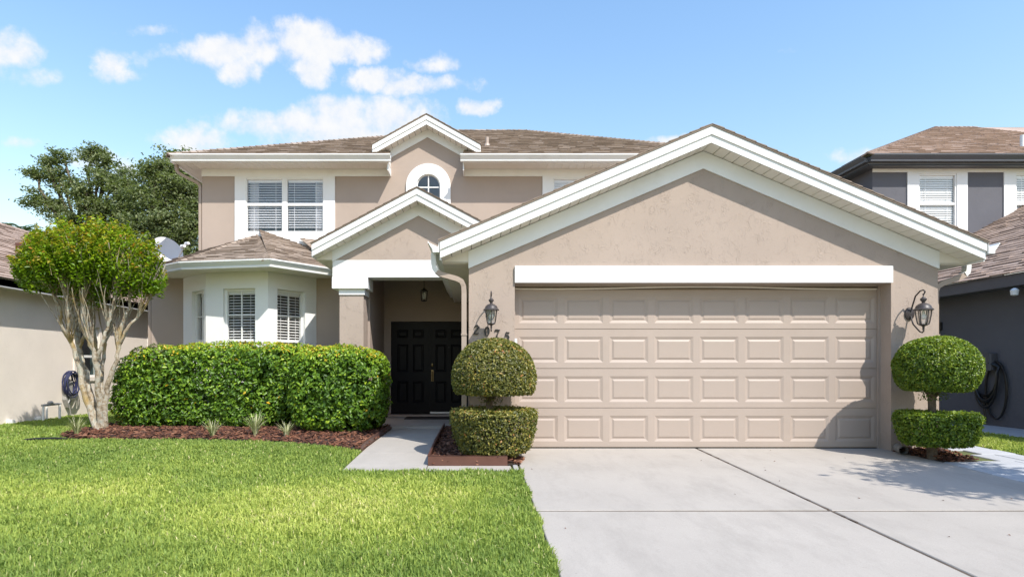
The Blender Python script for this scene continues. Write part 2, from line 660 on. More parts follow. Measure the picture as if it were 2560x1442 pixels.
M['pvc'] = simple('white_pvc', (.78, .78, .76), .4)
M['dish'] = simple('grey_white_dish_paint', (.62, .62, .63), .45, .04, 4)
M['mat'] = simple('dark_coir_mat', (.035, .028, .024), 1.0, .5, 60, .8, 150)
M['corrugated'] = simple('dusty_grey_pipe', (.20, .185, .165), .7, .2, 12)
M['alu'] = simple('pale_metal_strip', (.62, .62, .62), .4, .05, 6, metallic=.4)
M['teal_glass'] = glass_mat('tinted_side_window_glass', tint=(.6, .72, .74), refl=.25)

m, T, bs = new_mat('crape_myrtle_bark')
tc = T.node('ShaderNodeNewGeometry').outputs['Position']
c = T.ramp(T.noise(tc, 13, 6, .7), [(.32, (.10, .075, .05)), (.45, (.30, .235, .16)), (.55, (.42, .38, .31)), (.66, (.30, .315, .26)), (.75, (.16, .15, .12))])
c = T.mixc(T.maprange(T.noise(tc, 3, 3, .5), .54, .66, 0, .75), c, (.33, .22, .065))
T.put(bs.inputs['Base Color'], c)
bs.inputs['Roughness'].default_value = .85
bp = T.node('ShaderNodeBump')
bp.inputs['Strength'].default_value = .7
bp.inputs['Distance'].default_value = .01
T.put(bp.inputs['Height'], T.noise(tc, 26, 4, .6))
T.put(bs.inputs['Normal'], bp.outputs[0])
M['bark'] = m
M['dark_bark'] = simple('grey_brown_bark', (.115, .088, .062), .95, .35, 14, .9, 45, bdist=.02)

m, T, bs = new_mat('mulch_chips')
at = T.node('ShaderNodeAttribute', attribute_name='rnd').outputs['Fac']
T.put(bs.inputs['Base Color'], T.ramp(at, [(0, (.030, .012, .008)), (.4, (.085, .030, .016)), (.75, (.155, .058, .028)), (1, (.25, .12, .07))]))
bs.inputs['Roughness'].default_value = .9
M['mulch'] = m

M['hedge'] = leaf_mat('hedge_leaves', [(0, (.030, .066, .010)), (.40, (.075, .150, .014)), (.72, (.165, .260, .018)), (.95, (.290, .370, .030)), (.985, (.48, .28, .02))], .36, .30, spec=.32, gain=1.38)
M['topiary'] = leaf_mat('topiary_leaves', [(0, (.045, .055, .018)), (.4, (.118, .122, .030)), (.72, (.215, .195, .042)), (.92, (.34, .275, .06)), (1, (.40, .18, .07))], .34, .24, spec=.36, gain=1.15)
M['topiary_bright'] = leaf_mat('bright_topiary_leaves', [(0, (.036, .072, .012)), (.4, (.095, .160, .016)), (.75, (.200, .275, .024)), (1, (.33, .36, .045))], .34, .28, spec=.33, gain=1.15)
M['myrtle'] = leaf_mat('crape_myrtle_leaves', [(0, (.050, .105, .006)), (.5, (.140, .235, .008)), (1, (.28, .35, .012))], .34, .42, tips=(.46, .15, .018), spec=.3, gain=1.45)
M['oak'] = leaf_mat('oak_leaves', [(0, (.058, .076, .036)), (.5, (.118, .140, .064)), (1, (.215, .230, .115))], .5, .34, spec=.25, gain=1.4)
M['palm'] = leaf_mat('palm_fronds', [(0, (.07, .12, .06)), (1, (.15, .20, .11))], .4, .2)
M['grass'] = leaf_mat('grass_blades', [(0, (.130, .200, .050)), (.30, (.23, .310, .070)), (.60, (.375, .440, .090)), (.85, (.54, .56, .15)), (1, (.62, .55, .28))], .5, .42, spec=.2, gain=1.22)
M['liriope'] = leaf_mat('variegated_blades', [(0, (.20, .25, .08)), (.5, (.42, .43, .21)), (1, (.70, .66, .46))], .5, .25, spec=.2)
M['twig'] = simple('twig_bark', (.10, .075, .05), .9, .3, 20)

# ------------------------------------------------------------------ shingled roofs
def clip_u(poly, vv):
    """u interval of a convex 2-D polygon at height vv"""
    us = []
    n = len(poly)
    for i in range(n):
        (u0, v0), (u1, v1) = poly[i], poly[(i + 1) % n]
        if (v0 - vv) * (v1 - vv) <= 0 and abs(v1 - v0) > 1e-9:
            t = (vv - v0) / (v1 - v0)
            us.append(u0 + t * (u1 - u0))
    return (min(us), max(us)) if len(us) >= 2 else None


def shingle_plane(pts, expo=.14, wmin=.16, wmax=.36, seed=0):
    """pts: convex planar polygon, the first two points are the eave (left, right seen from outside).
    returns the plane matrix, pieces [(b0, b1, t0, t1, v0, v1, thick, rnd, rect)]"""
    r = random.Random(seed)
    P = [Vector(p) for p in pts]
    U = (P[1] - P[0]).normalized()
    N = U.cross(P[2] - P[0]).normalized()
    if N.z < 0:
        N = -N
    V = N.cross(U).normalized()
    if V.z < 0:
        V = -V
    p2 = [((p - P[0]).dot(U), (p - P[0]).dot(V)) for p in P]
    vmax = max(q[1] for q in p2)
    mat = Matrix((U, V, N)).transposed().to_4x4()
    mat.translation = P[0]
    out = []
    k = 0
    v0 = 0.0
    while v0 < vmax - .02:
        v1 = min(v0 + expo, vmax)
        cb = clip_u(p2, v0 + 1e-4)
        ct = clip_u(p2, v1 - 1e-4)
        if cb and ct:
            u = cb[0] - r.random() * wmax
            lo = min(cb[0], ct[0])
            hi = max(cb[1], ct[1])
            u = lo - r.random() * .2
            while u < hi:
                w = r.uniform(wmin, wmax)
                a, b = u, u + w
                b0, b1 = max(a, cb[0]), min(b, cb[1])
                t0, t1 = max(a, ct[0]), min(b, ct[1])
                if b1 > b0 + .01 or t1 > t0 + .01:
                    if b1 < b0:
                        b0 = b1 = min(max(b0, cb[0]), cb[1])
                    if t1 < t0:
                        t0 = t1 = min(max(t0, ct[0]), ct[1])
                    rect = abs(b0 - t0) < 1e-6 and abs(b1 - t1) < 1e-6
                    out.append((b0, b1, t0, t1, v0, v1, r.choice((.012, .019, .028)), r.random(), rect))
                u += w
        v0 = v1
        k += 1
    return mat, out


def piece_geo(pc, g=.004):
    b0, b1, t0, t1, v0, v1, th, _, _ = pc
    b0 += g / 2
    b1 -= g / 2
    t0 += g / 2
    t1 -= g / 2
    lap = .01
    vs = [(b0, v0, 0), (b1, v0, 0), (t1, v1 + lap, 0), (t0, v1 + lap, 0),
          (b0, v0, th), (b1, v0, th), (t1, v1 + lap, .003), (t0, v1 + lap, .003)]
    fs = [(4, 5, 6, 7), (0, 1, 5, 4), (1, 2, 6, 5), (3, 0, 4, 7)]
    return vs, fs


def shingles_joined(name, planes, mat, parent, caps=()):
    vs, fs, rn = [], [], []

    def put(v, f, m, r):
        o = len(vs)
        vs.extend(tuple(m @ Vector(p)) for p in v)
        fs.extend(tuple(i + o for i in q) for q in f)
        rn.extend([r] * len(v))
    for m, pcs in planes:
        for pc in pcs:
            v, f = piece_geo(pc)
            put(v, f, m, pc[7])
    rr = random.Random(5)
    for a, b in caps:            # caps folded over hips and ridges
        a, b = Vector(a), Vector(b)
        d = (b - a)
        L = d.length
        d.normalize()
        side = d.cross(Vector((0, 0, 1))).normalized()
        up = side.cross(d)
        n = max(1, int(L / .16))
        for i in range(n):
            p = a + d * (L * i / n)
            q = a + d * (L * (i + 1) / n + .02)
            w = .13
            v = [p - side * w - up * .055 + up * .02, p + up * .045, p + side * w - up * .055 + up * .02,
                 q - side * w - up * .055 + up * .005, q + up * .028, q + side * w - up * .055 + up * .005,
                 p - side * w - up * .06, p + side * w - up * .06, p]
            put([tuple(k) for k in v], [(0, 1, 4, 3), (1, 2, 5, 4), (0, 6, 8, 1), (1, 8, 7, 2)], Matrix.Identity(4), rr.random())
    me = bpy.data.meshes.new(name)
    me.from_pydata(vs, [], fs)
    at = me.attributes.new('rnd', 'FLOAT', 'POINT')
    at.data.foreach_set('value', np.array(rn, dtype=np.float32))
    me.materials.append(mat)
    return link(name, me, parent, 'stuff')


UNIT_SH = {}
for th in (.012, .019, .028):
    v, f = piece_geo((0, 1, 0, 1, 0, 1, th, 0, True), .0)
    me = bpy.data.meshes.new('shingle')
    me.from_pydata([(p[0], p[1] if p[1] < .5 else 1.05, p[2]) for p in v], [], f)
    me.materials.append(M['shingle'])
    UNIT_SH[th] = me


def shingles_single(planes, parent, limit):
    """each whole shingle is an object of its own; clipped ones are returned"""
    rest = []
    for m, pcs in planes:
        left = []
        for pc in pcs:
            if pc[8] and limit > 0 and pc[1] - pc[0] > .1:
                limit -= 1
                o = link('shingle', UNIT_SH[pc[6]], parent)
                o.matrix_basis = m @ Matrix.Translation((pc[0] + .002, pc[4], 0)) @ Matrix.Diagonal((pc[1] - pc[0] - .004, pc[5] - pc[4], 1, 1))
            else:
                left.append(pc)
        rest.append((m, left))
    return rest


# ------------------------------------------------------------------ trim helpers
K_GUTTER = [(0, 0), (.075, 0), (.078, .012), (.078, .034), (.098, .062), (.118, .09), (.122, .104), (.136, .108), (.136, .13),
            (.128, .13), (.128, .116), (.012, .06), (.0, .13)]


def gutter(path, z, mat, parent, scale=1.0):
    mb = MB()
    mb.sweep([(o * scale, zz * scale + z) for o, zz in K_GUTTER], path)
    return mb.build('gutter', mat, parent)


def slope_band(mb, cx, za, slope, xl, xr, top, h, y0, y1):
    """a chevron of constant vertical height h whose top lies 'top' below the slope line"""
    f = lambda x: za - slope * abs(x - cx) - top
    if xl < cx:
        mb.xz([(xl, f(xl)), (cx, f(cx)), (cx, f(cx) - h), (xl, f(xl) - h)], y0, y1)
    if xr > cx:
        mb.xz([(cx, f(cx)), (xr, f(xr)), (xr, f(xr) - h), (cx, f(cx) - h)], y0, y1)
    return mb


def gable_trim(parent, cx, za, slope, xl, xr, yf, yw, fr_l, fr_r, fr_top, fr_h, pitch=.125, yback=None, h1=.10, h2=.105):
    """rake boards, boxed soffit of separate boards, frieze and roof deck of one gable"""
    slope_band(MB(), cx, za, slope, xl, xr, 0, h1, yf, yf + .03).build('rake_board', M['white'], parent)
    slope_band(MB(), cx, za, slope, xl, xr, h1 - .004, h2, yf + .018, yf + .04).build('rake_board', M['white'], parent)
    slope_band(MB(), cx, za, slope, fr_l, fr_r, fr_top, fr_h, yw - .022, yw + .002).build('frieze_board', M['white'], parent)
    # soffit boards, each a piece of its own
    back = slope_band(MB(), cx, za, slope, xl + .01, xr - .01, h1 + h2 - .02, .012, yf + .036, yw + .01).build('soffit', M['soffit_gap_shade'], parent)
    for sgn, a, b in ((-1, xl + .02, cx), (1, cx, xr - .02)):
        n = max(1, int(round((b - a) / pitch)))
        w = (b - a) / n
        g = .009
        me = None
        for i in range(n):
            x0 = a + i * w
            z0 = za - slope * abs(x0 - cx) - (h1 + h2 - .007)
            if me is None:
                x00, z00 = x0, z0
                mb = MB()
                dz = -sgn * slope * (w - g)
                mb.prism([(0, 0, 0), (w - g, 0, dz), (w - g, 0, dz - .009), (0, 0, -.009)], (0, yw - yf - .045, 0))
                me = mb.mesh('soffit_board', M['soffit'])
            o = link('soffit_board', me, back)
            o.location = (x0, yf + .041, z0)
    # deck with butt ends of the shingle courses along the rake
    mb = MB()
    slope_band(mb, cx, za + .022, slope, xl - .015, xr + .015, 0, .018, yf - .012, yback)
    mb.build('roof', M['shingle'], parent)
    mb = MB()
    for sgn in (-1, 1):
        L = (cx - xl) if sgn < 0 else (xr - cx)
        n = int(L / .128)
        for i in range(n):
            x0 = cx + sgn * (L - L * i / n + .02)
            x1 = cx + sgn * (L - L * (i + 1) / n)
            f = lambda x: za + .022 - slope * abs(x - cx)
            mb.xz([(x0, f(x0)), (x1, f(x1)), (x1, f(x1) + .003), (x0, f(x0) + .017)], yf - .02, yf + .3)
    mb.build('shingle_edge', M['shingle'], parent, kind='stuff')


def blind(parent, fr, u0, u1, z0, z1, d, pitch=.05, tilt=.35, depth=.04, cords=2):
    mb = MB(fr)
    n = int((z1 - z0 - .05) / pitch)
    for i in range(n):
        z = z1 - .06 - i * pitch
        a = tilt + random.uniform(-.04, .04)
        dy, dz = depth / 2 * math.cos(a), depth / 2 * math.sin(a)
        mb.prism([(u0, d - dy, z - dz), (u0, d + dy, z + dz), (u0, d + dy, z + dz + .006), (u0, d - dy, z - dz + .006)], (u1 - u0, 0, 0))
    mb.box(u0, u1, d - .024, d + .03, z1 - .05, z1)
    for k in range(cords):
        uu = u0 + (u1 - u0) * (.18 + .64 * k / max(1, cords - 1))
        mb.box(uu - .004, uu + .004, d - depth / 2 - .004, d - depth / 2, z0, z1)
    mb.build('window_blind', M['blind'], parent, kind='stuff')


def sash_window(parent, fr, u0, u1, z0, z1, d, rail=None, grid=(1, 1), fw=.05, glass='glass', blinds=None, mat='white', low_grid=None):
    """fixed frame (the part) with rail, muntins, panes and blind as its sub-parts; d = depth of the frame's face"""
    mb = MB(fr)
    mb.box(u0, u0 + fw, d, d + .06, z0, z1).box(u1 - fw, u1, d, d + .06, z0, z1)
    mb.box(u0 + fw, u1 - fw, d, d + .06, z0, z0 + fw).box(u0 + fw, u1 - fw, d, d + .06, z1 - fw, z1)
    w = mb.build('window', M[mat], parent)
    a, b, c, e = u0 + fw, u1 - fw, z0 + fw, z1 - fw
    spans = [(c, e, grid)]
    if rail is not None:
        MB(fr).box(a, b, d + .008, d + .055, rail - .028, rail + .028).build('meeting_rail', M[mat], w)
        spans = [(c, rail - .028, low_grid or grid), (rail + .028, e, grid)]
    for s0, s1, (nx, nz) in spans:
        for i in range(nx):
            for j in range(nz):
                p0, p1 = a + (b - a) * i / nx, a + (b - a) * (i + 1) / nx
                q0, q1 = s0 + (s1 - s0) * j / nz, s0 + (s1 - s0) * (j + 1) / nz
                MB(fr).box(p0 + .001, p1 - .001, d + .03, d + .034, q0 + .001, q1 - .001).build('pane', M[glass], w)
        for i in range(1, nx):
            uu = a + (b - a) * i / nx
            MB(fr).box(uu - .011, uu + .011, d + .018, d + .044, s0, s1).build('muntin', M[mat], w)
        for j in range(1, nz):
            zz = s0 + (s1 - s0) * j / nz
            MB(fr).box(a, b, d + .0155, d + .0465, zz - .011, zz + .011).build('muntin', M[mat], w)
    if blinds:
        blind(w, fr, a + .01, b - .01, c + blinds.get('lift', 0), e, d + .068, blinds.get('pitch', .05), blinds.get('tilt', .35), blinds.get('depth', .045))
    return w


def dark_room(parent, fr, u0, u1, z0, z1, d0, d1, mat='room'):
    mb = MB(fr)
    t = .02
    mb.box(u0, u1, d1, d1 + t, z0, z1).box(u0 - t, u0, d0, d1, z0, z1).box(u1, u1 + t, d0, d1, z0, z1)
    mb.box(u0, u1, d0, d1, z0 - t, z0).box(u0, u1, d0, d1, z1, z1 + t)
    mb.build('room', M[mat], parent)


# ------------------------------------------------------------------ the house
H = thing('house', 'two storey taupe stucco house with white trim and a wide front gable garage', 'house', (0, 10, 0))

GX0, GX1, GY = -.094, 6.02, 7.82          # garage front wall
DX0, DX1, DY, DZ = .505, 5.41, 8.06, 2.183   # door opening
apx, apz, gsl = 2.957, 4.108, .425
mb = MB()
fz = lambda x: apz - .05 - gsl * abs(x - apx)
mb.box(GX0, DX0, GY, GY + .22, -.06, DZ).box(DX1, GX1, GY, GY + .22, -.06, DZ)
mb.xz([(GX0, DZ), (GX1, DZ), (GX1, fz(GX1) - .16), (apx, fz(apx) - .16), (GX0, fz(GX0) - .16)], GY, GY + .22)
mb.build('wall', M['stucco'], H)
MB().box(GX0, GX0 + .2, GY + .222, 12.7, -.06, 2.62).build('wall', M['stucco_flat'], H)
MB().box(GX1 - .2, GX1, GY + .222, 13.2, -.06, 2.62).build('wall', M['stucco_flat'], H)
MB().box(DX0 - .15, DX1 + .15, DY + .1, DY + .14, -.05, 2.6).build('wall', M['stucco_flat'], H)
# white header over the garage opening
MB().box(DX0, 5.413, GY - .035, GY + .05, DZ + .001, 2.40).build('header_board', M['white_stucco'], H)
# jamb stops and weather strip
MB().box(DX0 - .02, DX0 + .02, DY - .035, DY - .004, 0, DZ).build('door_stop', M['garage'], H)
MB().box(DX1 - .03, DX1 + .02, DY - .035, DY - .004, 0, DZ).build('door_stop', M['garage'], H)
mb = MB()
pts = []
for i in range(25):
    t = i / 24
    pts.append((DX0 + .02 + (DX1 - DX0 - .06) * t, DY - .02, 2.135 + .022 * math.sin(math.pi * t) ** 2 - .006 * math.sin(9 * t)))
mb.tube(pts, .011, 6)
mb.build('weather_strip', M['soffit'], H)
MB().box(DX0 - .1, DX1 + .1, DY - .03, DY + .1, 2.165, DZ + .1).build('door_lintel', M['garage'], H)

gd = MB().box(DX0 - .1, DX1 + .1, DY + .045, DY + .06, -.04, 2.17).build('garage_door', M['garage'], H)
gd['label'] = 'wide taupe sectional garage door with raised rectangular panels'
rows, cols = 4, 8
dz0, dz1 = .012, 2.128
sh = (dz1 - dz0) / rows
sec_me = pan_me = None
sx0, sx1 = DX0 - .05, DX1 + .05
pw_tot = (DX1 - DX0 - .05) / cols
pan_w, pan_h = .522, .345


def section_mesh():
    """one horizontal section: a flat skin with a sunk, bevelled tray at each panel"""
    mb = MB()
    y = 0.0
    zs0, zs1 = .004, sh - .004
    zc = sh / 2 - .012
    ph = pan_h / 2
    xs = [sx0]
    edges = []
    for c in range(cols):
        cx = DX0 + .03 + pw_tot * (c + .5)
        edges.append((cx - pan_w / 2, cx + pan_w / 2))
    # face around the trays
    mb.wall(sx0, sx1, zs0, zs1, y, y + .03, [(a, b, zc - ph, zc + ph) for a, b in edges])
    for a, b in edges:
        i, dp = .034, .011
        mb.add([(a, y, zc - ph), (b, y, zc - ph), (b, y, zc + ph), (a, y, zc + ph),
                (a + i, y + dp, zc - ph + i), (b - i, y + dp, zc - ph + i), (b - i, y + dp, zc + ph - i), (a + i, y + dp, zc + ph - i)],
               [(0, 1, 5, 4), (1, 2, 6, 5), (2, 3, 7, 6), (3, 0, 4, 7), (4, 5, 6, 7)])
    # tongue along the bottom
    mb.box(sx0, sx1, y + .012, y + .03, -.006, .004)
    return mb.mesh('door_section', M['garage']), zc, edges


sec_me, zc, edges = section_mesh()
mb = MB()
a = pan_w / 2 - .040
b = pan_h / 2 - .040
mb.add([(-a, .011, -b), (a, .011, -b), (a, .011, b), (-a, .011, b),
        (-a + .024, .002, -b + .024), (a - .024, .002, -b + .024), (a - .024, .002, b - .024), (-a + .024, .002, b - .024)],
       [(0, 1, 5, 4), (1, 2, 6, 5), (2, 3, 7, 6), (3, 0, 4, 7), (4, 5, 6, 7), (3, 2, 1, 0)])
pan_me = mb.mesh('raised_panel', M['garage'])
for r_ in range(rows):
    o = link('door_section', sec_me, gd)
    o.location = (0, DY + random.uniform(-.0015, .0015), dz0 + r_ * sh)
    for a_, b_ in edges:
        p = link('raised_panel', pan_me, gd)
        p.location = ((a_ + b_) / 2, DY, dz0 + r_ * sh + zc)
MB().box(sx0, sx1, DY + .005, DY + .03, -.03, .010).build('bottom_seal', M['hose_black'], gd)
MB().box(DX0 - .001, DX0 + .03, GY - .006, GY + .03, 1.36, 1.46).build('sensor_box', M['pvc'], H)

gable_trim(H, apx, apz, gsl, -.452, 6.408, 7.52, GY, GX0 - .005, GX1 + .005, .215, .225, yback=13.3)
# eaves of the garage: return soffit, fascia, gutters
for sgn, xw, xe in ((-1, GX0, -.447), (1, GX1, 6.403)):
    z_e = apz - gsl * abs(xe - apx)
    zb = z_e - .205
    x0, x1 = min(xw, xe), max(xw, xe)
    # closed box end at the front
    f = lambda x: apz - gsl * abs(x - apx) - .19
    MB().xz([(xe, zb), (xw, zb), (xw, f(xw)), (xe, f(xe))], GY - .012, GY + .01).build('eave_return', M['soffit'], H)
    sf = MB().box(x0, x1, GY - .01, 12.6, zb - .012, zb - .004).build('soffit', M['soffit'], H)
    n = int((12.6 - GY) / .16)
    me = MB().box(0, x1 - x0 - .02, 0, .15, 0, .007).mesh('soffit_board', M['soffit'])
    for i in range(n):
        o = link('soffit_board', me, sf)
        o.location = (x0 + .01, GY + .02 + i * .16, zb - .02)
    xf0, xf1 = (xe - .012, xe + .01) if sgn < 0 else (xe - .01, xe + .012)
    MB().box(xf0, xf1, 7.565, 12.6, zb - .02, z_e - .005).build('fascia_board', M['white'], H)
    if sgn < 0:
        gutter([(xe - .014, 12.55), (xe - .014, 7.51)], z_e - .135, M['gutter'], H, 1.05)
    else:
        gutter([(xe + .014, 7.51), (xe + .014, 12.55)], z_e - .135, M['gutter'], H, 1.05)
# left downspout: leaves the gutter, elbows back under the eave and drops down the wall corner
zb = 2.53
mb = MB()
mb.rect_tube([(-.545, 7.72, 2.55), (-.545, 7.72, 2.42), (-.535, 7.725, 2.36), (-.50, 7.74, 2.315)], .062, .085)
mb.build('downspout', M['gutter'], H)
mb = MB()
mb.rect_tube([(-.508, 7.735, 2.322), (-.46, 7.75, 2.285), (-.25, 7.79, 2.23), (-.19, 7.80, 2.20), (-.16, 7.81, 2.14), (-.155, 7.815, 2.05), (-.155, 7.815, .12)], .064, .085)
mb.build('downspout', M['downspout'], H)
MB().box(-.193, -.117, 7.765, 7.868, 1.5, 1.52).build('downspout_strap', M['downspout'], H)
mb = MB()
mb.rect_tube([(6.50, 7.95, 2.55), (6.50, 7.95, 2.40), (6.49, 7.95, 2.34), (6.45, 7.95, 2.30)], .062, .085)
mb.build('downspout', M['gutter'], H)
mb = MB()
mb.rect_tube([(6.46, 7.95, 2.305), (6.41, 7.95, 2.275), (6.16, 7.95, 2.19), (6.095, 7.95, 2.15), (6.07, 7.95, 2.08), (6.07, 7.95, .12)], .064, .085)
mb.build('downspout', M['downspout'], H)
MB().box(6.028, 6.112, 7.90, 8.0, 1.5, 1.52).build('downspout_strap', M['downspout'], H)

# ---------------- entry porch
BY = 10.5
MB().box(-2.51, GX0 - .01, BY, BY + .4, 2.654, 2.955).build('beam', M['white_stucco'], H)
MB().box(-2.51, -2.11, BY + .402, 12.4, 2.654, 2.955).build('beam', M['white_stucco'], H)
pax, paz, psl = -1.006, 4.123, .532
fz = lambda x: paz - psl * abs(x - pax) - .22
MB().xz([(-2.51, 2.957), (.9, 2.957), (.9, 3.05), (.5, fz(.5)), (pax, fz(pax)), (-2.51, fz(-2.51))], BY + .004, BY + .2).build('gable_wall', M['stucco'], H)
gable_trim(H, pax, paz, psl, -2.795, .79, 10.20, BY + .004, -2.512, .49, .205, .19, yback=13.3)
# left eave of the porch roof
z_e = paz - psl * (pax + 2.795)
MB().box(-2.79, -2.51, BY - .01, 12.9, z_e - .215, z_e - .205).build('soffit', M['soffit'], H)
MB().xz([(-2.785, z_e - .205), (-2.512, z_e - .205), (-2.512, z_e - .05), (-2.785, z_e - .19)], BY - .012, BY + .01).build('eave_return', M['soffit'], H)
MB().box(-2.807, -2.786, 10.245, 12.9, z_e - .21, z_e - .01).build('fascia_board', M['white'], H)
# column with stepped white cap
MB().box(-2.394, -1.975, BY + .03, BY + .45, .0, 2.38).build('column', M['stucco'], H)
MB().box(-2.51, -1.89, BY - .045, BY + .52, 2.455, 2.653).build('column_cap', M['white_stucco'], H)
MB().box(-2.40, -1.95, BY + .01, BY + .47, 2.35, 2.456).build('column_cap', M['white_stucco'], H)
MB().box(-2.36, -1.945, 11.0, 12.70, 0, 2.96).build('wall', M['stucco_flat'], H)
# door wall, ceiling
MB().wall(-1.945, GX0, 0, 2.95, 12.7, 12.85, [(-1.80, -.17, .05, 2.045)]).build('wall', M['stucco_flat'], H)
MB().box(-1.944, GX0 - .001, BY + .401, 12.7, 2.945, 2.97).build('porch_ceiling', M['stucco_flat'], H)
MB().box(-1.80, -.17, 12.9, 12.92, 0, 2.1).build('wall', M['felt'], H)
MB().box(-1.86, -.12, 12.50, 12.72, .03, .088).build('door_sill', M['downspout'], H)
mb = MB()
mb.box(-1.80, -1.792, 12.70, 12.80, .05, 2.045).box(-.178, -.17, 12.70, 12.80, .05, 2.045).box(-1.792, -.178, 12.70, 12.80, 2.034, 2.045)
mb.build('door_frame', M['black_door'], H)

leaf_w = .805
for k, x0 in enumerate((-1.790, -.979)):
    x1 = x0 + leaf_w - .006
    trays = []
    cxs = (x0 + .235, x1 - .235)
    for cx in cxs:
        for (za_, zb_) in ((.33, .78), (.98, 1.56), (1.70, 1.87)):
            trays.append((cx - .115, cx + .115, za_, zb_))
    mb = MB()
    mb.wall(x0, x1, .10, 2.03, 12.735, 12.77, trays)
    for a_, b_, c_, d_ in trays:
        i, dp = .02, .018
        mb.add([(a_, 12.735, c_), (b_, 12.735, c_), (b_, 12.735, d_), (a_, 12.735, d_),
                (a_ + i, 12.753, c_ + i), (b_ - i, 12.753, c_ + i), (b_ - i, 12.753, d_ - i), (a_ + i, 12.753, d_ - i)],
               [(0, 1, 5, 4), (1, 2, 6, 5), (2, 3, 7, 6), (3, 0, 4, 7), (4, 5, 6, 7)])
    dl = mb.build('front_door', M['black_door'], H)
    dl['label'] = ('left leaf of the black six panel entry doors', 'right leaf of the black entry doors, with the handle')[k]
    for a_, b_, c_, d_ in trays:
        MB().bevbox(a_ + .03, b_ - .03, 12.736, 12.753, c_ + .03, d_ - .03, .016).build('raised_panel', M['black_door'], dl)
    if k == 1:
        mb = MB()
        mb.box(x0 + .03, x0 + .075, 12.722, 12.735, .78, 1.02)
        mb.tube([(x0 + .052, 12.72, .99), (x0 + .052, 12.68, .97), (x0 + .052, 12.67, .90), (x0 + .052, 12.68, .81), (x0 + .052, 12.72, .79)], .011, 8)
        mb.build('door_handle', M['brass'], dl)
        MB().lathe([(.028, -.028), (.03, 0), (.028, .028)], (x0 + .052, 12.722, 1.13), 12).build('deadbolt', M['brass'], dl)
        MB().box(x0 + .40, x0 + .406, 12.728, 12.735, 1.50, 1.506).build('peephole', M['alu'], dl)
        MB().box(x0, x1, 12.722, 12.735, .10, .135).build('door_sweep', M['alu'], dl)
    else:
        MB().box(x1 - .01, x1 + .016, 12.722, 12.735, .10, 2.03).build('astragal', M['black_door'], dl)

# ---------------- lower front wall and the bay
LY = 12.4
MB().box(-6.71, -5.9, LY, LY + .2, 0, 2.96).build('wall', M['stucco_flat'], H)
MB().box(-3.35, -2.36, LY, LY + .2, 0, 2.96).build('wall', M['stucco_flat'], H)
MB().box(-6.71, -6.51, LY + .201, 22, 0, 3.2).build('wall', M['stucco_flat'], H)
BAY = [(-6.05, LY), (-5.255, 11.67), (-3.985, 11.50), (-3.30, LY)]
names = ('narrow left face', 'centre face', 'right face')
for k in range(3):
    (xa, ya), (xb, yb) = BAY[k], BAY[k + 1]
    L = math.hypot(xb - xa, yb - ya)
    fr = (xa, ya, math.atan2(yb - ya, xb - xa))
    u0, u1 = ((.32, .94), (.36, 1.02), (.205, .855))[k]
    if k == 0:
        u0, u1 = .42, .98
    z0, z1 = .62, 2.60
    MB(fr).wall(0, L, 0, 2.912, 0, .18, [(u0, u1, z0, z1)]).build('bay_wall', M['white_stucco'], H)
    sash_window(H, fr, u0, u1, z0, z1, .075, rail=1.60, grid=(2, 2), fw=.045,
                blinds=None if k == 0 else dict(pitch=.055, tilt=.38, depth=.05), low_grid=(2, 2))
    if k == 0:
        blind(H.children[-1] if False else [o for o in bpy.data.objects if o.name.startswith('window') and o.parent == H][-1], fr, u0 + .06, u1 - .06, z0 + .05, z1 - .05, .19, .055, 1.2, .05)
# interior of the bay
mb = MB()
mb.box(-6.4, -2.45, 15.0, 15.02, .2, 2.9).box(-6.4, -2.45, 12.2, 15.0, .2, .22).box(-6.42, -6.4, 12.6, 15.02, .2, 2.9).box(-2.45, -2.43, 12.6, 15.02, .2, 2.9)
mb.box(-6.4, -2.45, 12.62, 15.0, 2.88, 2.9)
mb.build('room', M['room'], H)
# pendant beads of the lamp behind the right bay window
mb = MB()
for q in range(6):
    a_ = q * 1.05
    mb.lathe([(.002, -.02), (.018, -.012), (.022, 0), (.018, .012), (.002, .02)], (-3.98 + .19 * math.cos(a_), 12.75 + .19 * math.sin(a_), 2.14 + .03 * math.sin(2.3 * q)), 8)
mb.tube([(-3.98, 12.75, 2.17), (-3.98, 12.75, 2.88)], .006, 6)
for q in range(6):
    a_ = q * 1.05
    mb.tube([(-3.98, 12.75, 2.19), (-3.98 + .19 * math.cos(a_), 12.75 + .19 * math.sin(a_), 2.15 + .03 * math.sin(2.3 * q))], .005, 5)
ch = mb.build('chandelier', M['bulb'])
tag(ch, 'small chandelier with white bulbs behind the right bay window', 'chandelier')

# bay eave: gutter follows the bay, soffit under it
SZ = 2.912
EV = [(-7.05, 12.50), (-6.80, 12.22), (-5.48, 11.30), (-3.77, 10.98), (-2.93, 12.05), (-2.83, 12.14)]
gp = [(-6.98, 12.37), EV[2], EV[3], (-2.86, 12.12)]
gutter([(gp[0][0], gp[0][1]), gp[1], gp[2], gp[3]], SZ - .005, M['gutter'], H, 1.05)
MB().prism([(-7.02, 12.7, SZ), (-6.95, 12.40, SZ), (gp[1][0], gp[1][1], SZ), (gp[2][0], gp[2][1], SZ), (-2.84, 12.14, SZ), (-2.70, 12.7, SZ)], (0, 0, .02)).build('soffit', M['soffit'], H)
mb = MB()
mb.sweep([(0, SZ - .004), (0, SZ + .125), (-.02, SZ + .125), (-.02, SZ - .004)], [(gp[0][0], gp[0][1]), gp[1], gp[2], gp[3]])
mb.build('fascia_board', M['white'], H)
gutter([(-7.05, 21.5), (-7.05, 12.42)], SZ - .005, M['gutter'], H, 1.0)
MB().box(-7.05, -6.71, 12.7, 21.5, SZ, SZ + .02).build('soffit', M['soffit'], H)
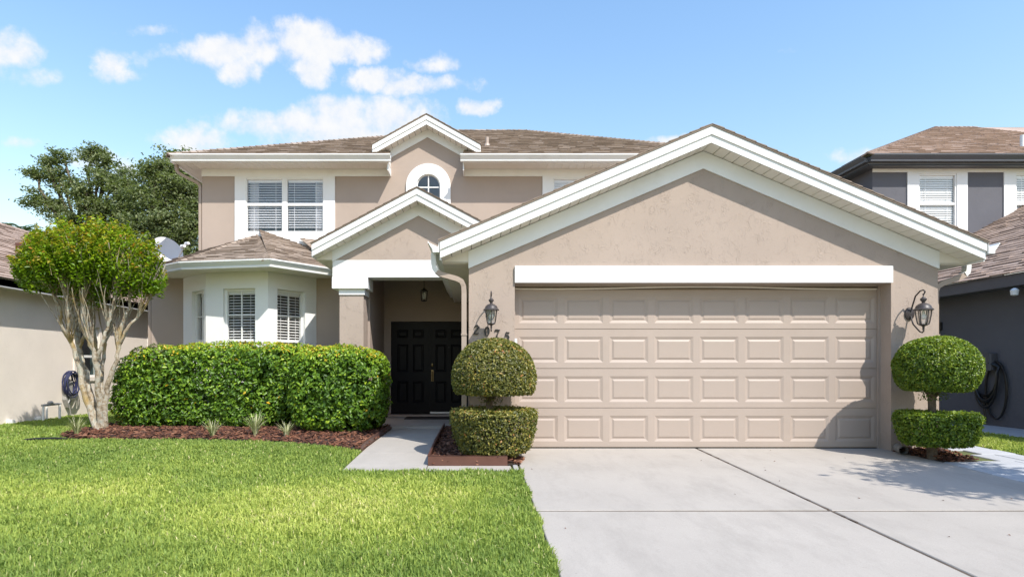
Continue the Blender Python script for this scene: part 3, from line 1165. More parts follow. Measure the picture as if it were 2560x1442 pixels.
# downspout at the lower left corner
mb = MB()
mb.rect_tube([(-7.08, 12.55, 2.9), (-7.08, 12.55, 2.84), (-7.02, 12.53, 2.78), (-6.80, 12.46, 2.64), (-6.76, 12.45, 2.58), (-6.755, 12.45, 2.5), (-6.755, 12.45, .1)], .06, .08)
mb.build('downspout', M['downspout'], H)

# bay roof
EZ = SZ + .135
T_ = (-4.87, 13.4, 4.02)
UY = 13.4
e0, e1, e2, e3 = (-7.06, 12.40), (-5.52, 11.22), (-3.755, 10.88), (-2.80, 12.10)
E = lambda p: (p[0], p[1], EZ)
U_ = (-6.12, UY, 3.60)
V_ = (-3.93, UY, 3.82)
planes = []
roofdeck = MB()
bay_polys = [
    [E(e1), E(e2), T_],
    [E(e0), E(e1), T_, U_],
    [E(e2), E(e3), V_, T_],
    [E(e3), (-2.40, 12.5, EZ + .2), (-2.4, UY, 3.80), V_],
    [(-7.06, 21, EZ), E(e0), U_, (-6.12, 21, 3.60)],
]
for i, pl in enumerate(bay_polys):
    roofdeck.prism([(p[0], p[1], p[2] - .004) for p in pl], (0, 0, -.025))
    if i < 3:
        planes.append(shingle_plane(pl, .135, .17, .36, seed=40 + i))
br = roofdeck.build('roof', M['shingle'], H)
br['label'] = 'brown shingle roof of the bay window'
rest = shingles_single(planes, br, 290)
rest += [shingle_plane(bay_polys[3], .135, seed=50), shingle_plane(bay_polys[4], .135, seed=51)]
shingles_joined('shingle_field', rest, M['shingle'], br, [(E(e1), Vector(E(e1)).lerp(Vector(T_), .88)), (E(e2), Vector(E(e2)).lerp(Vector(T_), .88)), (E(e0), U_)])

# ---------------- upper storey
UX0, UX1 = -6.12, 6.1
HOLES = [(-5.15, -3.38, 4.06, 5.30), (-1.33, -.806, 4.4, 5.38), (1.70, 3.5, 4.06, 5.30)]
MB().wall(UX0, UX1, 2.9, 5.52, UY, UY + .2, HOLES).build('wall', M['stucco_flat'], H)
MB().box(UX0, UX0 + .2, UY + .201, 25, 2.9, 5.52).build('wall', M['stucco_flat'], H)
MB().box(UX1 - .2, UX1, UY + .201, 25, 2.2, 5.52).build('wall', M['stucco_flat'], H)
MB().box(UX0, UX1, 24.9, 25.1, 0, 5.52).build('wall', M['stucco_flat'], H)
# eaves: soffit, fascia, gutter in two runs either side of the small gable
SZ2 = 5.50
for a_, b_ in ((-6.52, -1.895), (-.285, 6.3)):
    sf = MB().box(a_ + .02, b_, 12.98, UY + .01, SZ2, SZ2 + .012).build('soffit', M['soffit'], H)
    n = int((b_ - a_ - .04) / .165)
    me = MB().box(0, .157, 0, UY - 13.0, 0, .008).mesh('soffit_board', M['soffit'])
    for i in range(n):
        o = link('soffit_board', me, sf)
        o.location = (a_ + .03 + i * .165, 12.995, SZ2 - .008)
    MB().box(a_ + .01, b_, 12.96, 12.98, SZ2 - .012, 5.63).build('fascia_board', M['white'], H)
    gutter([(a_ - .03 if a_ < -5 else a_ - .05, 12.958), (b_ + .06 if a_ < -5 else b_, 12.958)], 5.50, M['gutter'], H, 1.05)
    MB().box(max(a_, UX0), b_, UY - .025, UY + .002, 5.33, SZ2 - .001).build('frieze_board', M['white'], H)
for xe in (-1.912, -.272):
    MB().box(xe - .012, xe + .012, 12.985, UY + .01, 5.335, 5.625).build('eave_end', M['white'], H)
MB().box(-6.52, UX0, 12.98, 24.9, SZ2, SZ2 + .012).build('soffit', M['soffit'], H)
gutter([(-6.53, 25), (-6.53, 12.97)], 5.50, M['gutter'], H, 1.0)
# downspout at the upper left corner
mb = MB()
mb.rect_tube([(-6.56, 13.15, 5.5), (-6.56, 13.15, 5.40), (-6.53, 13.17, 5.34), (-6.45, 13.22, 5.29), (-6.24, 13.40, 5.20), (-6.19, 13.44, 5.16), (-6.17, 13.45, 5.08), (-6.17, 13.45, 3.4)], .06, .085)
mb.build('downspout', M['downspout'], H)

# white window surrounds
MB().wall(-5.378, -3.145, 3.70, 5.329, UY - .03, UY + .003, [(-5.13, -3.40, 4.08, 5.285)]).build('window_surround', M['white_stucco'], H)
MB().wall(1.483, 3.75, 3.70, 5.329, UY - .03, UY + .003, [(1.72, 3.48, 4.08, 5.285)]).build('window_surround', M['white_stucco'], H)
dark_room(H, None, -5.3, -3.2, 4.0, 5.35, UY + .2, UY + 1.8, 'room_light')
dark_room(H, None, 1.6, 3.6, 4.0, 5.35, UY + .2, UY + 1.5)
fr = (0, UY, 0)
for k, (a_, b_) in enumerate(((-5.145, -4.295), (-4.245, -3.385))):
    w = sash_window(H, fr, a_, b_, 4.075, 5.295, -.012, rail=4.705, fw=.035, glass='glass_sky', blinds=dict(pitch=.055, tilt=.5, depth=.05, lift=.0))
    w['label'] = ('left unit of the upper double window', 'right unit of the upper double window')[k]
    mb = MB()
    c0, c1 = ((a_ + .04, a_ + .25), (b_ - .25, b_ - .04))[k]
    n = 14
    P = []
    for i in range(n + 1):
        P.append((c0 + (c1 - c0) * i / n, UY + .16 + .022 * math.sin(i * 2.1)))
    for (xa, ya), (xb, yb) in zip(P, P[1:]):
        mb.add([(xa, ya, 4.08), (xb, yb, 4.08), (xb, yb, 5.28), (xa, ya, 5.28), (xa, ya + .004, 4.08), (xb, yb + .004, 4.08), (xb, yb + .004, 5.28), (xa, ya + .004, 5.28)],
               [(0, 1, 2, 3), (7, 6, 5, 4)])
    mb.build('curtain', M['curtain'], w)
MB().box(-4.296, -4.244, UY - .02, UY + .05, 4.075, 5.295).build('mullion', M['white'], H)
w = sash_window(H, fr, 1.715, 3.49, 4.075, 5.295, -.012, rail=4.705, fw=.035, glass='glass_sky', blinds=dict(pitch=.05, tilt=1.1, depth=.05))
w['label'] = 'upper window half hidden behind the garage roof, blind closed'

# arched window in the middle
acx, acz = -1.062, 5.112
def arch(rad, zb, n=28):
    return [(acx + rad, zb)] + [(acx + rad * math.cos(math.pi * i / n), acz + rad * math.sin(math.pi * i / n)) for i in range(n + 1)] + [(acx - rad, zb)]
mb = MB()
o_, i_ = arch(.4955, 4.0), arch(.2635, 4.0)
for k in range(len(o_) - 1):
    mb.xz([o_[k], o_[k + 1], i_[k + 1], i_[k]], UY - .045, UY + .003)
mb.build('arch_surround', M['white_stucco'], H)
aw = MB()
i2, i3 = arch(.2645, 4.45), arch(.242, 4.45)
for k in range(len(i2) - 1):
    aw.xz([i2[k], i2[k + 1], i3[k + 1], i3[k]], UY + .0, UY + .04)
aw = aw.build('arched_window', M['white'], H)
for sgn in (-1, 1):
    pts = [(acx + sgn * .004, acz - .02)] + [(acx + sgn * .25 * math.cos(a_), acz + .25 * math.sin(a_)) for a_ in np.linspace(0, math.pi / 2 - .016, 10)]
    MB().xz(pts, UY + .018, UY + .022).build('pane', M['glass_sky'], aw)
    MB().xz([(acx + sgn * .004, acz - .024), (acx + sgn * .25, acz - .024), (acx + sgn * .25, 4.45), (acx + sgn * .004, 4.45)], UY + .018, UY + .022).build('pane', M['glass_sky'], aw)
MB().box(acx - .012, acx + .012, UY + .006, UY + .034, 4.45, acz + .25).build('muntin', M['white'], aw)
MB().box(acx - .25, acx + .25, UY + .004, UY + .036, acz - .034, acz - .010).build('muntin', M['white'], aw)
dark_room(H, None, -1.5, -.62, 4.3, 5.45, UY + .2, UY + 1.2, 'room_light')

# small centre gable
dx, dz_, dsl = -1.083, 6.585, .555
fz = lambda x: dz_ - dsl * abs(x - dx) - .22
MB().xz([(-1.9, 5.521), (-.274, 5.521), (-.274, fz(-.274)), (dx, fz(dx)), (-1.9, fz(-1.9))], UY, UY + .18).build('gable_wall', M['stucco_flat'], H)
gable_trim(H, dx, dz_, dsl, -2.262, .096, 13.10, UY, -1.905, -.269, .205, .18, yback=15.2)
for sgn, xa, xb in ((-1, -2.265, -1.9), (1, -.274, .091)):
    xo, xi = (xa, xb) if sgn < 0 else (xb, xa)
    zo = dz_ - dsl * abs(xo - dx) - .205
    zi = dz_ - dsl * abs(xi - dx) - .205
    MB().xz([(xo, zo - .02), (xi, zo - .02), (xi, zi), (xo, zo)], UY - .03, UY + .3).build('eave_return', M['white'], H)
    MB().box(min(xo - .012, xo), max(xo, xo + .012), 13.145, 13.9, zo - .02, zo + .2).build('fascia_board', M['white'], H)

# main hip roof
RZ, RY = 8.55, 19.0
c1, c2, c3, c4 = (-6.62, 12.86), (6.4, 12.86), (6.4, 25.2), (-6.62, 25.2)
RL, RR = (-.53, RY, RZ), (1.50, RY, RZ)
z5 = 5.63
A_, B_, C_, D_ = (*c1, z5), (*c2, z5), (*c3, z5), (*c4, z5)
fzr = lambda y: z5 + (y - 12.86) * (RZ - z5) / (RY - 12.86)
tl = (-1.9 + 6.62) / (-.53 + 6.62)
HL = (-1.9, 12.86 + (RY - 12.86) * tl, z5 + (RZ - z5) * tl)
UD = UY + .05
main_polys = [[A_, (-1.9, 12.86, z5), HL], [D_, A_, RL], [(-1.9, UD, fzr(UD)), (-.28, UD, fzr(UD)), (-.28, RY, RZ), RL, HL],
              [(-.28, 12.86, z5), B_, RR, (-.28, RY, RZ)], [B_, C_, RR], [C_, D_, RL, RR]]
mb = MB()
for pl in main_polys:
    mb.add([(p[0], p[1], p[2] - .003) for p in pl], [tuple(range(len(pl)))])
mb.add([(p[0], p[1], p[2] - .03) for p in ((-6.62, UD, z5), (6.4, UD, z5), C_, D_)], [(3, 2, 1, 0)])
mr = mb.build('roof', M['shingle'], H)
mr['label'] = 'main brown shingle hip roof'
shingles_joined('shingle_field', [shingle_plane(main_polys[k], .14, .18, .38, seed=k) for k in range(4)],
                M['shingle'], mr, [(A_, RL), (RL, RR), (B_, RR)])
MB().lathe([(.045, -.15), (.045, .20)], (.27, 14.6, 6.457), 12).build('vent_pipe', M['downspout'], H, True)
MB().lathe([(.10, -.08), (.055, .05)], (.27, 14.6, 6.457), 12).build('vent_flashing', M['downspout'], H, True)

# ------------------------------------------------------------------ ground, paving
def sheet(name, x0, x1, y0, y1, mat, dz=0.0, nx=2, ny=40, parent=None, kind='structure'):
    xs, ys = np.linspace(x0, x1, nx), np.linspace(y0, y1, ny)
    vs, fs = [], []
    for y in ys:
        for x in xs:
            vs.append((x, y, gz(x, y) + dz))
    for j in range(ny - 1):
        for i in range(nx - 1):
            fs.append((j * nx + i, j * nx + i + 1, (j + 1) * nx + i + 1, (j + 1) * nx + i))
    me = bpy.data.meshes.new(name)
    me.from_pydata(vs, [], fs)
    me.materials.append(mat)
    return link(name, me, parent, kind)


g = MB()
ys = [-60, -5, 0, 2, 4, 6, 7, 8.06, 9, 12, 20, 60, 200, 900]
vs, fs = [], []
for y in ys:
    for x in (-900, -60, 60, 900):
        z = float(ground_z(0, max(y, -5)))
        vs.append((x, y, z - .012))
for j in range(len(ys) - 1):
    for i in range(3):
        fs.append((j * 4 + i, j * 4 + i + 1, j * 4 + 5 + i, j * 4 + 4 + i))
me = bpy.data.meshes.new('ground')
me.from_pydata(vs, [], fs)
me.materials.append(M['turf_soil'])
link('ground', me, None, 'structure')

# street behind the photographer, so the light bounces as on a real plot
sheet('road', -40, 40, -14, -6, M['driveway'], .03, 2, 4)


def slab(name, x0, x1, y0, y1, mat, parent, top=0.0, thick=.10, bev=.008, ny=6, tilt=0.0):
    """a concrete slab following the fall of the plot, with a tooled edge"""
    mb = MB()
    ys = np.linspace(y0, y1, ny)
    ring = []
    vs, fs = [], []
    for y in ys:
        e = bev if y in (ys[0], ys[-1]) else 0
        yy = y + (bev if y == ys[0] else -bev if y == ys[-1] else 0)
        z = gz(0, y) + top
        vs += [(x0, y, z - thick), (x0, y, z - bev), (x0 + bev, yy, z), (x1 - bev, yy, z + tilt), (x1, y, z - bev + tilt), (x1, y, z - thick)]
    for j in range(len(ys) - 1):
        for k in range(5):
            fs.append((j * 6 + k, j * 6 + k + 1, j * 6 + 7 + k, j * 6 + 6 + k))
    fs.append((0, 1, 2, 3, 4, 5))
    m_ = (len(ys) - 1) * 6
    fs.append((m_ + 5, m_ + 4, m_ + 3, m_ + 2, m_ + 1, m_))
    mb.add(vs, fs)
    return mb.build(name, mat, parent)


dw = sheet('driveway', .50, 5.49, -6, 8.0, M['joint'], -.004, 2, 30)
jx = 2.95
for x0, x1, y0, y1 in ((.50, jx - .016, 5.0, 8.03), (jx + .016, 5.49, 5.0, 8.03), (.50, jx - .016, 1.8, 4.962), (jx + .016, 5.49, 1.8, 4.962),
                       (.50, jx - .014, -6, 1.787), (jx + .014, 5.49, -6, 1.787)):
    slab('concrete_slab', x0, x1, y0, y1, M['driveway'], dw, .004, bev=.006)
# a lip of crumbled filler standing in the long joint
mb = MB()
rr = random.Random(3)
yy = 4.2
while yy < 8.0:
    L = rr.uniform(.05, .25)
    w = rr.uniform(.006, .013)
    mb.box(jx - w, jx + w, yy, yy + L, gz(0, yy) - .02, gz(0, yy) + rr.uniform(-.001, .008))
    yy += L + rr.uniform(0, .12)
mb.build('joint_filler', M['joint'], dw, kind='stuff')

wk = sheet('walkway', -1.475, -.55, 6.56, 10.5, M['joint'], -.018, 2, 20)
for y0, y1 in ((6.862, 7.62), (7.63, 8.98), (8.99, 10.495)):
    slab('concrete_slab', -1.475, -.552, y0, y1, M['walkway'], wk, .006, bev=.005)
slab('concrete_slab', -1.475, -.56, 6.56, 6.855, M['walkway'], wk, .006, bev=.005)
slab('concrete_slab', -.55, .395, 6.56, 6.855, M['walkway'], wk, .004, bev=.005)
slab('drain_strip', .42, .475, 6.50, 6.95, M['alu'], wk, .008, .05, .004)

pm = MB().box(-1.95, GX0 - .002, 10.5, 12.70, -.1, .05)
pm.box(-2.6, -1.951, 10.5, 10.99, -.1, .05)
ps = pm.build('porch_slab', M['walkway'])
ps['kind'] = 'structure'

# pavers to the right of the drive, along the garage
pv = sheet('paver_path', 5.50, 6.85, 3.0, 16, M['joint'], -.022, 2, 20)
pv_meshes = []
for w_, l_ in ((.30, .45), (.30, .30), (.45, .30)):
    mb = MB()
    b_ = .008
    mb.add([(0, 0, -.05), (w_, 0, -.05), (w_, l_, -.05), (0, l_, -.05), (0, 0, -b_), (w_, 0, -b_), (w_, l_, -b_), (0, l_, -b_),
            (b_, b_, 0), (w_ - b_, b_, 0), (w_ - b_, l_ - b_, 0), (b_, l_ - b_, 0)],
           [(0, 1, 5, 4), (1, 2, 6, 5), (2, 3, 7, 6), (3, 0, 4, 7), (4, 5, 9, 8), (5, 6, 10, 9), (6, 7, 11, 10), (7, 4, 8, 11), (8, 9, 10, 11)])
    pv_meshes.append((w_, l_, mb.mesh('paver', M['paver'])))
rr = random.Random(9)
y_ = 4.6
row = 0
while y_ < 12.5:
    h_ = .45 if row % 2 else .30
    x_ = 5.505 - (.15 if row % 2 else 0)
    while x_ < 6.84:
        w_ = .30 if row % 2 else .45
        me = pv_meshes[0][2] if row % 2 else pv_meshes[2][2]
        x0 = max(x_, 5.505)
        x1 = min(x_ + w_, 6.85)
        if not (x1 > 5.5 and x0 < 5.98 and 7.02 < y_ + h_ / 2 < 7.82) and x1 - x0 > .08 and not (x0 < 6.02 and y_ + h_ > 7.82):
            o = link('paver', me, pv)
            o.location = (x0 + .003, y_ + .003, gz(0, y_) + .004 + rr.uniform(-.003, .003))
            o.rotation_euler = (rr.uniform(-.006, .006) + (.033 if y_ < 7.9 else 0), rr.uniform(-.006, .006), 0)
            o.scale = ((x1 - x0 - .006) / w_, (h_ - .006) / h_, 1)
        x_ += w_
    y_ += h_
    row += 1
# neighbour's side path
np_ = sheet('side_path', 8.35, 9.55, 4, 18, M['joint'], -.02, 2, 10)
for i in range(9):
    slab('concrete_slab', 8.35, 9.55, 4 + i * 1.5, 5.49 + i * 1.5, M['paver'], np_, .004, bev=.006)

# ------------------------------------------------------------------ mulch beds
BEDS = {
    'left': [(-6.35, 9.15), (-6.0, 8.96), (-5.4, 8.95), (-4.6, 8.9), (-3.6, 8.82), (-2.6, 8.55), (-1.9, 8.1), (-1.49, 7.85), (-1.49, 10.5), (-2.4, 10.55), (-3.3, 12.35), (-6.6, 12.35), (-6.6, 9.7)],
    'mid': [(-.545, 6.875), (.44, 6.875), (.44, 7.80), (GX0, 7.80), (GX0 - .06, 10.49), (-.545, 10.49)],
    'right': [(5.50, 7.06), (5.93, 7.06), (6.0, 7.80), (5.42, 7.81)],
}


def inside(poly, x, y):
    r = np.zeros(x.shape, bool)
    n = len(poly)
    for i in range(n):
        x0, y0 = poly[i]
        x1, y1 = poly[(i + 1) % n]
        c = ((y0 > y) != (y1 > y)) & (x < (x1 - x0) * (y - y0) / (y1 - y0 + 1e-12) + x0)
        r ^= c
    return r


def chips(name, poly, n, hmax, mat, parent=None, base=.0, lift=None):
    xs = [p[0] for p in poly]
    ys = [p[1] for p in poly]
    x = rng.uniform(min(xs), max(xs), n * 4)
    y = rng.uniform(min(ys), max(ys), n * 4)
    k = inside(poly, x, y)
    x, y = x[k][:n], y[k][:n]
    n = len(x)
    z = ground_z(x, y) + base + rng.uniform(0, hmax, n) + (lift(x, y) if lift else 0)
    L = rng.uniform(.035, .10, n)
    Wd = L * rng.uniform(.22, .5, n)
    th = rng.uniform(.006, .014, n)
    a = rng.uniform(0, math.pi, n)
    ti = rng.normal(0, .28, n)
    t = np.stack([np.cos(a) * np.cos(ti), np.sin(a) * np.cos(ti), np.sin(ti)], 1)
    b = np.stack([-np.sin(a), np.cos(a), rng.normal(0, .25, n)], 1)
    b = unit(b - t * np.sum(t * b, 1, keepdims=True))
    nn = np.cross(t, b)
    c = np.stack([x, y, z], 1)
    V = np.empty((n, 8, 3))
    for i, (sx, sy, sz) in enumerate([(-1, -.6, -1), (1, -1, -1), (.8, 1, -1), (-1, .8, -1), (-1, -.6, 1), (1, -1, 1), (.8, 1, 1), (-1, .8, 1)]):
        V[:, i] = c + t * (sx * L / 2)[:, None] + b * (sy * Wd / 2)[:, None] + nn * (sz * th / 2)[:, None]
    q = [(4, 5, 6), (4, 6, 7), (0, 1, 5), (0, 5, 4), (1, 2, 6), (1, 6, 5), (2, 3, 7), (2, 7, 6), (3, 0, 4), (3, 4, 7)]
    base_i = (np.arange(n) * 8)[:, None]
    tr = np.concatenate([base_i + list(f) for f in q], 1).reshape(-1, 3)
    me = numpy_mesh(name, V.reshape(-1, 3), tr, mat, rng.random(n), 8)
    return link(name, me, parent, 'stuff')


mound = lambda x, y: .03 * np.clip((y - 8.5) / 1.2, 0, 1)
for nm, poly in BEDS.items():
    mb = MB()
    top = .05 if nm != 'right' else .03
    mb.add([(p[0], p[1], gz(*p) + .004) for p in poly] + [(p[0], p[1], gz(*p) + top * .3) for p in poly],
           [tuple(range(len(poly), 2 * len(poly)))] + [(i, (i + 1) % len(poly), (i + 1) % len(poly) + len(poly), i + len(poly)) for i in range(len(poly))])
    o = mb.build('bed_soil', M['soil'])
    o['kind'] = 'structure'
for nm, n, lab in (('left', 9000, 'red brown bark mulch under the hedges and the crape myrtle'), ('mid', 2600, 'dark bark mulch in the edged bed left of the garage door'),
                   ('right', 420, 'patch of red bark mulch under the right topiary')):
    poly = BEDS[nm]
    if nm == 'mid':
        poly = [(-.53, 6.89), (.42, 6.89), (.42, 7.79), (GX0 - .01, 7.79), (GX0 - .06, 10.4), (-.53, 10.4)]
    o = chips('bark_mulch', poly, n, .05 if nm == 'left' else (.07 if nm == 'mid' else .06), M['mulch'], lift=mound if nm == 'left' else None)
    tag(o, lab, 'mulch')
# chips spilt at the open end of the middle bed
o = chips('bark_mulch', [(.36, 6.95), (.5, 6.9), (.56, 7.25), (.44, 7.4)], 60, .05, M['mulch'])
tag(o, 'bark chips spilled beside the driveway corner', 'mulch')

# plastic edging strips
def edging(path, h, label, top_jag=True):
    mb = MB()
    vs, fs = [], []
    rr = random.Random(len(path))
    pts = []
    for (xa, ya), (xb, yb) in zip(path, path[1:]):
        n = max(2, int(math.hypot(xb - xa, yb - ya) / .12))
        for i in range(n):
            t = i / n
            pts.append((xa + (xb - xa) * t, ya + (yb - ya) * t))
    pts.append(path[-1])
    mb2 = MB()
    zb = [(p[0], p[1], gz(*p) + rr.uniform(-.004, .004)) for p in pts]
    mb2.sweep([(-.006, -.03), (.006, -.03), (.006, h - .01), (.012, h), (-.012, h), (-.006, h - .01)], zb)
    o = mb2.build('bed_edging', M['edging'])
    return tag(o, label, 'edging', 'brown plastic bed edging')


edging([(GX0 - .09, 10.48), (-.545, 10.46), (-.545, 6.872), (.36, 6.872)][1:], .115, 'brown plastic edging round the bed beneath the left topiary')
edging([(-1.495, 10.45), (-1.495, 7.79), (-1.62, 7.80)][:2], .09, 'brown plastic edging along the left side of the walkway')
mb = MB()
mb.tube([(-6.62, 8.80, .02), (-6.45, 8.80, .035), (-6.2, 8.83, .04), (-6.0, 8.80, .03)], .018, 8)
o = mb.build('edging_strip', M['hose_black'])
tag(o, 'loose black rubber edging strip at the left tip of the mulch bed', 'edging')

# ------------------------------------------------------------------ lawn
def grass(name, n_per, region, hgt, wid, mat, test, label, lean=.35, parent=None):
    x0, x1, y0, y1 = region
    n = int((x1 - x0) * (y1 - y0) * n_per)
    x = rng.uniform(x0, x1, n)
    y = rng.uniform(y0, y1, n)
    k = test(x, y)
    return x[k], y[k], np.full(k.sum(), hgt), np.full(k.sum(), wid)


def in_lawn(x, y):
    ok = (x < .50 + .02 * np.sin(y * 7)) & ~inside(BEDS['left'], x, y) & ~inside(BEDS['mid'], x, y)
    ok &= ~((x > -1.49) & (y > 6.56))
    ok &= ~((x > -1.56) & (y > 7.8))
    ok &= x > -8.88
    ok &= ~((x > -6.75) & (y > 9.5))
    # only what the lens or a step aside could see
    ok &= x > -(y * .90 + .9)
    return ok


B = []
for y0, y1, dens, h, w in ((3.0, 4.2, 10500, .055, .0075), (4.2, 5.4, 8000, .055, .0085), (5.4, 6.8, 6000, .055, .0100), (6.8, 8.9, 4600, .052, .0120), (8.9, 13.5, 2400, .05, .016), (13.5, 22, 700, .05, .022)):
    B.append(grass('', dens, (-9, .55, y0, y1), h, w, None, in_lawn, ''))
gx, gy, gh, gw = [np.concatenate(q) for q in zip(*B)]


def blades(name, gx, gy, gh, gw, col, mat):
    n = len(gx)
    clump = vnoise(gx, gy, .16, 3)
    gh = gh * rng.uniform(.55, 1.25, n) * (.75 + .5 * clump)
    az = rng.uniform(0, 2 * math.pi, n)
    lean = np.abs(rng.normal(.5, .42, n))
    d = np.stack([np.cos(az), np.sin(az), np.zeros(n)], 1)
    sd = np.stack([-np.sin(az + rng.normal(0, .6, n)), np.cos(az), np.zeros(n)], 1)
    base = np.stack([gx, gy, ground_z(gx, gy) - .012], 1)
    up = np.array([0, 0, 1.0])
    hh = gh[:, None]
    mid = base + up * hh * .55 + d * hh * (.22 * lean)[:, None]
    tip = base + up * hh * (1 - .25 * np.minimum(lean, 1))[:, None] + d * hh * (.85 * lean)[:, None]
    V = np.empty((n, 5, 3))
    ww = (gw * rng.uniform(.7, 1.2, n))[:, None] * .5
    V[:, 0] = base - sd * ww * .8
    V[:, 1] = base + sd * ww * .8
    V[:, 2] = mid - sd * ww
    V[:, 3] = mid + sd * ww
    V[:, 4] = tip
    bi = (np.arange(n) * 5)[:, None]
    tr = np.concatenate([bi + [0, 1, 3], bi + [0, 3, 2], bi + [2, 3, 4]], 1).reshape(-1, 3)
    return numpy_mesh(name, V.reshape(-1, 3), tr, mat, col, 5)


dry = vnoise(gx, gy, 1.1, 21) * .55 + vnoise(gx, gy, .42, 22) * .3 + vnoise(gx, gy, .2, 23) * .15
zone = np.exp(-((gy - 5.2) / 1.1) ** 2) * np.clip((.4 - gx) / .8, 0, 1)     # the parched strip out in the open lawn
gcol = np.clip(.19 + .55 * (dry - .28) * (0.7 + .7 * zone) + .22 * zone + rng.normal(0, .13, len(gx)), 0, 1)
brown = rng.random(len(gx)) < .02
gcol[brown] = 1
o = link('lawn_grass', blades('lawn_grass', gx, gy, gh, gw, gcol, M['grass']), None, 'stuff')
tag(o, 'mown green lawn with yellowish dry patches in front of the house', 'grass')

x_, y_, h_, w_ = grass('', 3200, (6.87, 8.34, 6.3, 16), .055, .013, None, lambda x, y: x < y * .95 + .6, '')
c_ = np.clip(.42 + .5 * (vnoise(x_, y_, .5, 5) - .4) + rng.normal(0, .16, len(x_)), 0, 1)
o = link('lawn_grass', blades('lawn_grass', x_, y_, h_, w_, c_, M['grass']), None, 'stuff')
tag(o, 'narrow strip of grass between the pavers and the charcoal house', 'grass')

# fallen bits on the concrete
for i, (xx, yy) in enumerate(((2.3, 7.4), (3.3, 7.85), (3.6, 7.7), (3.0, 4.1), (1.2, 4.6), (4.2, 5.6), (1.7, 6.9))):
    nn = 1
me = leaf_mesh('leaf_litter', np.stack([rng.uniform(.6, 5.4, 16), rng.uniform(3.8, 8.0, 16), np.zeros(16)], 1) * [1, 1, 0] + np.stack([np.zeros(16), np.zeros(16), np.full(16, .010)], 1),
               np.tile([0, 0, 1.0], (16, 1)), .026, M['mulch'], .4, jitter=.2)
co = np.empty(len(me.vertices) * 3, dtype=np.float32)
me.vertices.foreach_get('co', co)
co = co.reshape(-1, 3)
co[:, 2] += ground_z(co[:, 0], co[:, 1])
me.vertices.foreach_set('co', co.ravel())
o = link('leaf_litter', me, None, 'stuff')
tag(o, 'few dry leaf scraps scattered over the driveway', 'leaves')

# ------------------------------------------------------------------ clipped hedges
def superbox_points(n, c, h, p=4.0, top_only=False, wob=.03, seed=0, bottom=True):
    """points and normals on a rounded clipped block"""
    r = np.random.default_rng(seed)
    d = unit(r.normal(0, 1, (n * 2, 3)) * np.array(h) ** .25)
    s = (np.abs(d[:, 0]) ** p + np.abs(d[:, 1]) ** p + np.abs(d[:, 2]) ** p) ** (-1 / p)
    q = d * s[:, None]
    nr = np.sign(q) * np.abs(q) ** (p - 1) / np.array(h)
    nr = unit(nr)
    pos = q * np.array(h)
    # even out by area: keep all, jitter
    return pos[:n] + np.array(c), nr[:n]


def area_points(n, c, h, p, seed):
    r = np.random.default_rng(seed)
    hx, hy, hz = h
    areas = np.array([hy * hz, hx * hz, hx * hy]) * 2
    f = r.choice(3, n, p=areas / areas.sum())
    q = r.uniform(-1, 1, (n, 3))
    sg = r.choice([-1, 1], n)
    q[np.arange(n), f] = sg
    s = (np.abs(q) ** p).sum(1) ** (-1 / p)
    q = q * s[:, None]
    nr = unit(np.sign(q) * np.abs(q) ** (p - 1) / np.array(h))
    return q * np.array(h) + np.array(c), nr


